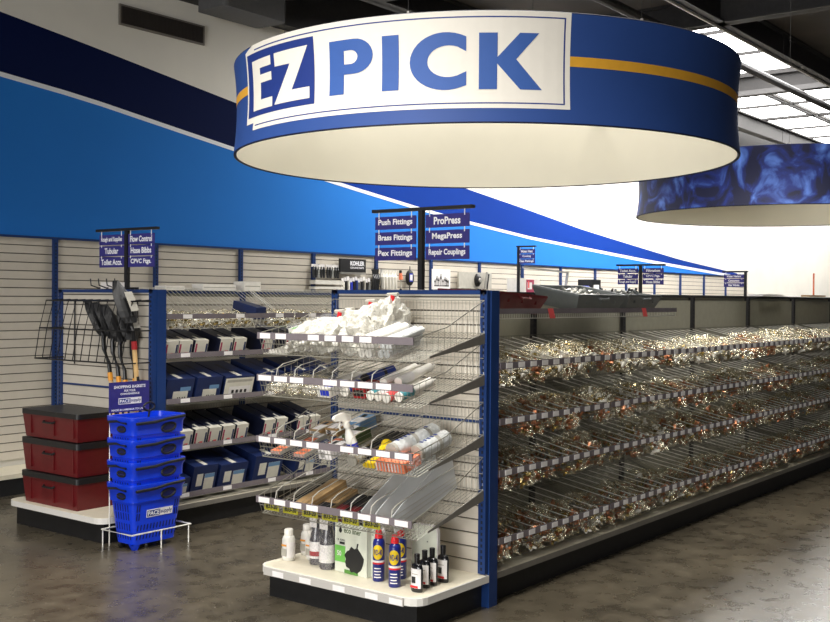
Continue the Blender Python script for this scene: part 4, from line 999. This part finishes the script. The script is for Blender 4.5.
for j, (u, v, h, bd, w) in enumerate(((.80, .43, .006, 'teal', 'lower left tube with teal band'), (.865, .44, .008, 'label', 'second lower tube, plain white'), (.93, .45, .006, 'redtag', 'third lower tube with pink band'), (.995, .42, .006, 'teal', 'rightmost lower tube with teal band'), (.84, .36, .062, 'label', 'upper tube resting on the others, plain white'), (.93, .34, .062, 'label', 'upper right tube resting on the others'))):
    t = thing('sealant_tube', 'White sealant %s, second end basket' % w, 'sealant tube', group=GE[1]); L = .30
    m = MB(); m.path([(0, -L / 2, .027), (0, L / 2, .027)], .027, 'pvc', 16); m.build('tube_body', t, True)
    m = MB(); m.path([(0, -L * .45, .027), (0, -L * .1, .027)], .0276, bd, 16); m.build('label_band', t, True)
    m = MB(); m.path([(0, L / 2, .027), (0, L / 2 + .05, .027)], [.012, .004], 'pvc', 10); m.build('nozzle', t, True)
    eplace(t, 1, u, v, h, 0)
# third basket
for j, (u, v) in enumerate(((.08, .55), (.17, .36), (.27, .52), (.37, .33))):
    packet('Flat pale packet with orange print, %s from the left in the third end basket' % ORD[j], 2, u, v, .085, .16, .022, 'grey', ((.05, .95, .0, .5, 'orangep'), (.1, .9, .6, .9, 'label')))
for j, (u, v, k) in enumerate(((.10, .20, 'kraft'), (.22, .18, 'kraft'), (.46, .50, 'label'), (.47, .30, 'greend'), (.36, .12, 'stickb'))):
    packet(['brown carton at the back left of the third end basket', 'brown carton second from left at the back, third end basket', 'flat white packet left of the spray bottle', 'grey-green packet behind the flat white packet, third end basket', 'pale blue packet at the back of the third end basket'][j], 2, u, v, .10, .16, .035 + .01 * j, k, ((.1, .9, .1, .6, 'label'), (.2, .5, .65, .9, 'black')))
t = thing('spray_bottle', 'white trigger spray bottle standing tilted in the third end basket', 'spray bottle', group=GE[2])
m = MB(); m.lathe([(.030, 0), (.040, .01), (.040, .10), (.034, .14), (.016, .185), (.016, .20)], 'bottlew', 18, None, 1, .75); m.build('bottle_body', t, True)
m = MB(); m.lathe([(.0405, .02), (.0405, .095)], 'bluep', 18, None, 1, .76); m.box(-.02, .02, -.032, -.030, .03, .06, 'redc'); m.build('label_band', t, True)
m = MB(); m.lathe([(.021, .195), (.021, .225)], 'pvc', 14); m.build('collar', t, True)
m = MB(); m.side([(.03, .225), (.035, .26), (.0, .285), (-.06, .285), (-.075, .27), (-.07, .255), (-.03, .245), (-.015, .225)], -.014, .014, 'pvc'); m.path([(0, -.03, .25), (0, -.05, .215), (0, -.045, .19)], [.009, .008, .005], 'pvc', 6); m.build('trigger_head', t)
eplace(t, 2, .63, .50, .006, -20, 18); t.scale = (1, 1, .97)
for j in range(4):
    m = MB(); m.path([(0, -.22, .015), (0, .2, .015)], .013, 'black', 8); o = m.build('black_rod'); tag(o, '%s black rod from the left, right of the spray bottle' % ORD[j].capitalize(), 'rod', GE[2]); eplace(o, 2, .62 + .034 * j, .33, .004)
roll('white wrapped roll with grey ends, in front of the black rods', 2, .70, .55, .036, .12, 'rollw', 'grey', .004, 0)
t = thing('yellow_glove_bundle', 'bundle of bright yellow gloves with black cuff, third end basket', 'gloves', group=GE[2])
m = MB()
for q in range(5): m.path([(-.03 + q * .015, -.07 - .01 * (q % 2), .05 - .004 * q), (-.02 + q * .012, -.02, .062), (-.01 + q * .008, .03, .055), (0, .06, .05)], [.008, .012, .013, .012], 'yellow', 8)
m.build('fingers', t, True); m = MB(); m.path([(0, .05, .05), (0, .10, .045)], [.034, .036], 'black', 12); m.path([(0, .0, .045), (0, .06, .048)], [.028, .034], 'yellow', 12); m.build('cuff', t, True)
eplace(t, 2, .82, .46, .02, 32)
m = MB()
for q in range(4): m.path([(-.03 + q * .02, -.06, .02), (-.03 + q * .02, .06, .02)], .014, 'yellow', 8)
o = m.build('yellow_packet'); tag(o, 'small yellow packet behind the price strip, left of the orange pack', 'packet', GE[2]); eplace(o, 2, .83, .56, .004)
roll('translucent white roll at the back of the roll pile, third end basket', 2, .93, .26, .052, .24, 'rollw', 'grey', .004, 0, txt=True)
roll('translucent white roll at the front of the roll pile, third end basket', 2, .97, .44, .046, .26, 'rollw', 'grey', .052, -6, txt=True)
roll('translucent white roll at the right of the roll pile, third end basket', 2, 1.05, .33, .048, .26, 'rollw', 'grey', .004, -4, txt=True)
t = thing('orange_pack', 'crinkled orange pack low at the front right of the third end basket', 'pack', group=GE[2])
m = MB(); m.rbox(-.10, .10, -.10, .06, 0, .055, .012, 'orangep')
for q in range(9): m.box(-.095 + q * .0215, -.088 + q * .0215, -.103, -.10, .005, .05, 'label')
m.build('pack_body', t); m = MB(); crumple(m, random.Random(9), .112, .09, .035, 'filmc', .3); m.build('clear_wrap', t); eplace(t, 2, .98, .52, .003)
# lowest basket
packet('long brown kraft carton, left part of the lowest end basket', 3, .25, .52, .115, .40, .045, 'kraft', ())
packet('dark brown flat carton second from the kraft carton, lowest end basket', 3, .40, .50, .10, .34, .03, 'kraft', ((.0, 1, .0, .4, 'black'),))
for j in range(3): packet('Dark flat packet, %s after the two brown cartons in the lowest end basket' % ORD[j], 3, .515 + j * .095, .55, .08, .30, .025, 'steel', ((.1, .9, .1, .5, 'redd'),))
for j, (u, w) in enumerate(((.775, 'leftmost'), (.88, 'middle'), (1.0, 'rightmost'))):
    m = MB(); m.side([(.0, .0), (.0, .20), (-.10, .215), (-.50, .13), (-.60, .10), (-.605, 0)], 0, .004, 'acrylic'); o = m.build('clear_divider'); tag(o, 'Frosted clear divider plate, %s of three in the lowest end basket' % w, 'divider', 'frosted dividers')
    eplace(o, 3, u, .02, .004)

# ------------------------------------------------------------------ goods on the end deck
ZD = .1955
t = thing('white_pill_bottle', 'front white bottle with printed label at the left end of the base deck', 'bottle', (4.70, 4.595, ZD), (0, 0, -90), 'small white bottles on the base deck')
m = MB(); m.lathe([(.036, 0), (.04, .006), (.04, .125), (.034, .145), (.024, .152)], 'bottlew', 20); m.build('bottle_body', t, True)
m = MB(); m.lathe([(.0405, .02), (.0405, .115)], 'label', 20); m.box(-.02, .02, -.0425, -.0405, .09, .10, 'orange'); m.box(-.02, .02, -.0425, -.0405, .03, .075, 'grey'); m.build('label_band', t, True)
m = MB(); m.lathe([(.028, .15), (.028, .185), (.024, .19)], 'pvc', 20); m.build('cap', t, True)
dup(t, 'white bottle at the far left rear corner of the base deck', (4.87, 4.60, ZD)); dup(t, 'white bottle directly behind the front one, against the bagged bottles', (4.81, 4.50, ZD), scale=(.95, .95, .92)); dup(t, 'white bottle rearmost of the four by the bagged bottles', (4.96, 4.50, ZD))
t = thing('bagged_bottle', 'dark bottle in clear bag nearest the green box, big white label', 'bottle', (4.70, 4.275, ZD), (0, 0, -90), 'dark bottles in clear bags')
m = MB(); m.lathe([(.045, 0), (.048, .01), (.048, .15), (.040, .19), (.030, .22), (.028, .26)], 'darkliquid', 20); m.build('bottle_body', t, True)
m = MB(); m.lathe([(.0487, .04), (.0487, .145)], 'label', 20); m.build('label_band', t, True)
m = MB(); m.box(-.032, .032, -.036, -.034, .235, .295, 'label'); m.build('paper_tag', t)
m = MB(); m.lathe([(.050, 0), (.056, .02), (.053, .1), (.056, .17), (.046, .22), (.042, .26), (.048, .30), (.020, .315)], 'filmc', 14, None, 1.05, .95); m.build('bag_film', t)
u2 = dup(t, 'dark bottle in clear bag with red mark, beside the white bottles', (4.74, 4.40, ZD), scale=(.88, .88, .95))
u3 = dup(t, 'dark bottle in clear bag standing behind the other two', (4.90, 4.34, ZD), scale=(.9, .9, .97))
m = MB(); m.lathe([(.0493, .055), (.0493, .085)], 'redc', 20); m.build('red_mark', u2, True)
t = thing('liner_box', 'white and green eco liner box standing on the base deck', 'box', (4.68, 4.075, ZD), (0, 0, -94))
m = MB(); m.box(-.13, .13, 0, .15, 0, .325, 'eco'); m.build('carton_body', t)
m = MB(); m.box(-.1302, .1302, -.0015, 0, .295, .325, 'greend'); m.box(-.1302, .1302, -.0015, .1505, .325, .3275, 'greend'); m.box(-.13, -.045, -.002, 0, .06, .155, 'lime'); m.text('eco liner', -.055, .085, .235, .268, -.0022, 'greend', .01)
m.lathe([(.0, 0), (.011, .008), (.013, .018), (.003, .04), (0, .046)], 'ink', 10, T_(-.085, -.001, .228), 1, .1)
bl = [(.03 + .075 * math.cos(q * PI / 10) * (1 + .12 * math.sin(q * 2.3)), .085 + .072 * math.sin(q * PI / 10) * (1 + .1 * math.cos(q * 3.1))) for q in range(20)]
m.plate(bl, -.003, 0, 'ink'); m.path([(.05, -.002, .15), (.06, -.003, .185)], .005, 'ink', 5); m.box(-.09, -.05, -.0035, 0, .165, .178, 'ink'); m.text('13 GAL', -.115, -.045, .185, .195, -.002, 'ink', .02)
m.text('50', -.11, -.075, .095, .125, -.0035, 'label', .02); m.box(-.05, .06, -.002, 0, .0, .022, 'green'); m.build('printed_front', t)
for lb_, x, y, w, h in (('white round-cornered card directly right of the green box', 4.72, 3.905, .10, .30), ('pale blue round-cornered card behind the two right spray cans', 4.93, 3.72, .19, .30)):
    m = MB(); r = .04; p = [(-w / 2, 0), (w / 2, 0), (w / 2, h - r)] + [(w / 2 - r + r * math.cos(a * PI / 8), h - r + r * math.sin(a * PI / 8)) for a in range(1, 4)] + [(w / 2 - r, h), (-w / 2 + r, h)] + [(-w / 2 + r - r * math.sin(a * PI / 8), h - r + r * math.cos(a * PI / 8)) for a in range(1, 4)] + [(-w / 2, h - r)]
    m.plate(p, -.012, .012, 'label'); m.plate([(a * .94, c * .97 + .004) for a, c in p], -.014, -.012, 'eco')
    for q in ((.02, .2), (.05, .15), (-.03, .24)): m.box(q[0], q[0] + .008, -.0155, -.014, q[1], q[1] + .008, 'fitgrey')
    o = m.build('display_card', loc=(x, y, ZD)); o.rotation_euler[2] = math.radians(-94 if w < .15 else -90); tag(o, lb_, 'card', 'round-cornered cards on the base deck')
t = thing('spray_can', 'rightmost blue and yellow spray can with red cap, at the front', 'spray can', (4.64, 3.715, ZD), (0, 0, -62), 'spray cans on the base deck')
m = MB(); m.lathe([(.031, 0), (.034, .005), (.034, .215), (.030, .232), (.017, .243)], 'wdblue', 24); m.build('can_body', t, True)
m = MB(); vs = [(0, .0351, .167)]
for q in range(20):
    a = .052 / .035 * .62 * math.cos(q * PI / 10); vs.append((math.sin(a) * .0351, -math.cos(a) * .0351, .167 + .042 * math.sin(q * PI / 10)))
vs[0] = (0, -.0353, .167)
vs2 = [vs[0]] + [(.0353 * math.sin(.5 * math.atan2(x, -y)), -.0353 * math.cos(.5 * math.atan2(x, -y)), .167 + (z - .167) * .5) for x, y, z in vs[1:]] + vs[1:]
m.add(vs2, [(0, q + 1, (q + 1) % 20 + 1) for q in range(20)] + [(q + 1, q + 21, (q + 1) % 20 + 21, (q + 1) % 20 + 1) for q in range(20)], 'yellow'); m.build('yellow_shield', t)
def wraptext(m, s, w, z0, z1, r, k):
    vs, fs = text_geo(s, .02); a0 = min(v[0] for v in vs); a1 = max(v[0] for v in vs); b0 = min(v[1] for v in vs); b1 = max(v[1] for v in vs)
    o = []
    for v in vs:
        a = ((v[0] - a0) / (a1 - a0) - .5) * w / r; o.append((r * math.sin(a), -r * math.cos(a), z0 + (v[1] - b0) / (b1 - b0) * (z1 - z0)))
    m.add(o, fs, k)
m = MB(); wraptext(m, 'WD-40', .056, .150, .184, .0368, 'wdblue')
m.lathe([(.0346, .108), (.0346, .120)], 'label', 24); m.lathe([(.0346, .098), (.0346, .108)], 'wdred', 24)
for z, w in ((.072, .04), (.055, .045), (.038, .036), (.022, .044)):
    m.add([(.0349 * math.sin(a), -.0349 * math.cos(a), zz) for zz in (z, z + .006) for a in [(-.5 + q / 6) * w / .035 for q in range(7)]], [(q, q + 1, q + 8, q + 7) for q in range(6)], 'label')
m.build('printed_label', t)
m = MB(); m.lathe([(.017, .24), (.024, .243), (.023, .262), (.020, .264), (.019, .285), (.012, .288)], 'wdred', 16); m.box(-.006, .006, -.03, .0, .262, .274, 'wdred'); m.build('cap', t, True)
dup(t, 'left blue and yellow spray can with red cap, right of the green box', (4.68, 3.865, ZD)); dup(t, 'blue and yellow spray can standing behind the other two', (4.80, 3.80, ZD))
t = thing('black_bottle', 'front black flat bottle with white label on the base deck', 'bottle', (4.635, 3.555, ZD), (0, 0, -90), 'black flat bottles on the base deck')
m = MB(); m.lathe([(.034, 0), (.038, .006), (.038, .13), (.032, .148), (.014, .158)], 'blackb', 20, None, 1, .55); m.build('bottle_body', t, True)
m = MB(); m.lathe([(.0385, .022), (.0385, .128)], 'label', 20, None, .98, .56); m.build('label_band', t, True)
m = MB(); m.box(-.02, .006, -.0225, -.021, .05, .085, 'ink'); m.box(-.028, .022, -.0225, -.021, .024, .036, 'wdred'); m.box(-.02, .02, -.0225, -.021, .098, .102, 'grey'); m.build('printed_label', t)
m = MB(); m.lathe([(.015, .155), (.016, .205), (.013, .208)], 'blackb', 16); m.build('cap', t, True)
for i, (x, y) in enumerate(((4.73, 3.575), (4.80, 3.575), (4.89, 3.565))): dup(t, ['second black flat bottle, right behind the front one', 'third black flat bottle from the front', 'rearmost black flat bottle of the four'][i], (x, y, ZD))

# ------------------------------------------------------------------ light
def area(loc, size, power, rot=(0, 0, 0), col=(1, .97, .92), sy=None, spread=115):
    l = bpy.data.lights.new('area_light', 'AREA'); l.energy = power; l.color = col; l.shape = 'RECTANGLE'; l.size = size; l.size_y = sy or size; l.spread = math.radians(spread)  # window, skylight and unseen overhead lamps all take this name
    o = bpy.data.objects.new('area_light', l); COL.objects.link(o); o.location = loc; o.rotation_euler = [math.radians(a) for a in rot]; return o
area((-9.0, 1.0, 2.4), 3.0, 560, (0, -90, 0), (1, .99, .97), 9, 130)          # shop front windows behind the camera
area((1.6, 3.2, 5.55), 1.2, 230, sy=1.2)
area((3.0, 5.6, 5.55), 1.2, 60, sy=1.2)
area((4.0, -1.5, 5.55), 2.5, 50, sy=2.0)  # unseen fill lamp added for the shelf fronts and round sign
area((6.0, 4.05, 5.6), 2.4, 95, sy=2.4)  # added lamp without a fixture, brightens the inside of the round sign
area((9.0, 3.3, 5.55), 1.5, 110, sy=1.5)  # added lamp over the long run, placed to favour the top basket row
area((17.0, 7.0, 5.5), 4.5, 420, sy=3, col=(1, .99, .97), spread=170)  # daylight of the skylights, carried by a lamp under the panels
area((11.5, 7.2, 5.5), 2.0, 190, sy=1.5, spread=160)  # added lamp, brightens the mural short of the skylights
w = bpy.data.worlds.new('World'); SC.world = w; w.use_nodes = True
w.node_tree.nodes['Background'].inputs[0].default_value = (.9, .92, 1, 1); w.node_tree.nodes['Background'].inputs[1].default_value = .045

# ------------------------------------------------------------------ camera
cam = bpy.data.cameras.new('camera'); co_ = bpy.data.objects.new('camera', cam); COL.objects.link(co_)
v1 = Vector((828, 6, 0)); v2 = Vector((-1385, 24, 0)); f = math.sqrt(-(v1.x * v2.x + v1.y * v2.y))
D1 = Vector((v1.x, v1.y, -f)).normalized(); D2 = Vector((v2.x, v2.y, -f)).normalized(); D3 = D1.cross(D2)
# rows of the world->camera matrix transposed give the camera's axes in the world
Rm = Matrix(((D1.x, D1.y, D1.z), (D2.x, D2.y, D2.z), (D3.x, D3.y, D3.z)))
co_.matrix_world = Matrix.Translation((0, 0, 1.8)) @ Rm.to_4x4()
cam.sensor_width = 36; cam.lens = f / 830 * 36; cam.clip_end = 200
SC.camera = co_
SC.view_settings.view_transform = 'Standard'; SC.view_settings.look = 'None'; SC.view_settings.gamma = 1; SC.view_settings.use_curve_mapping = False
SC.view_settings.exposure = 0.2
SC.cycles.use_denoising = True
SC.cycles.max_bounces = 8; SC.cycles.transparent_max_bounces = 24
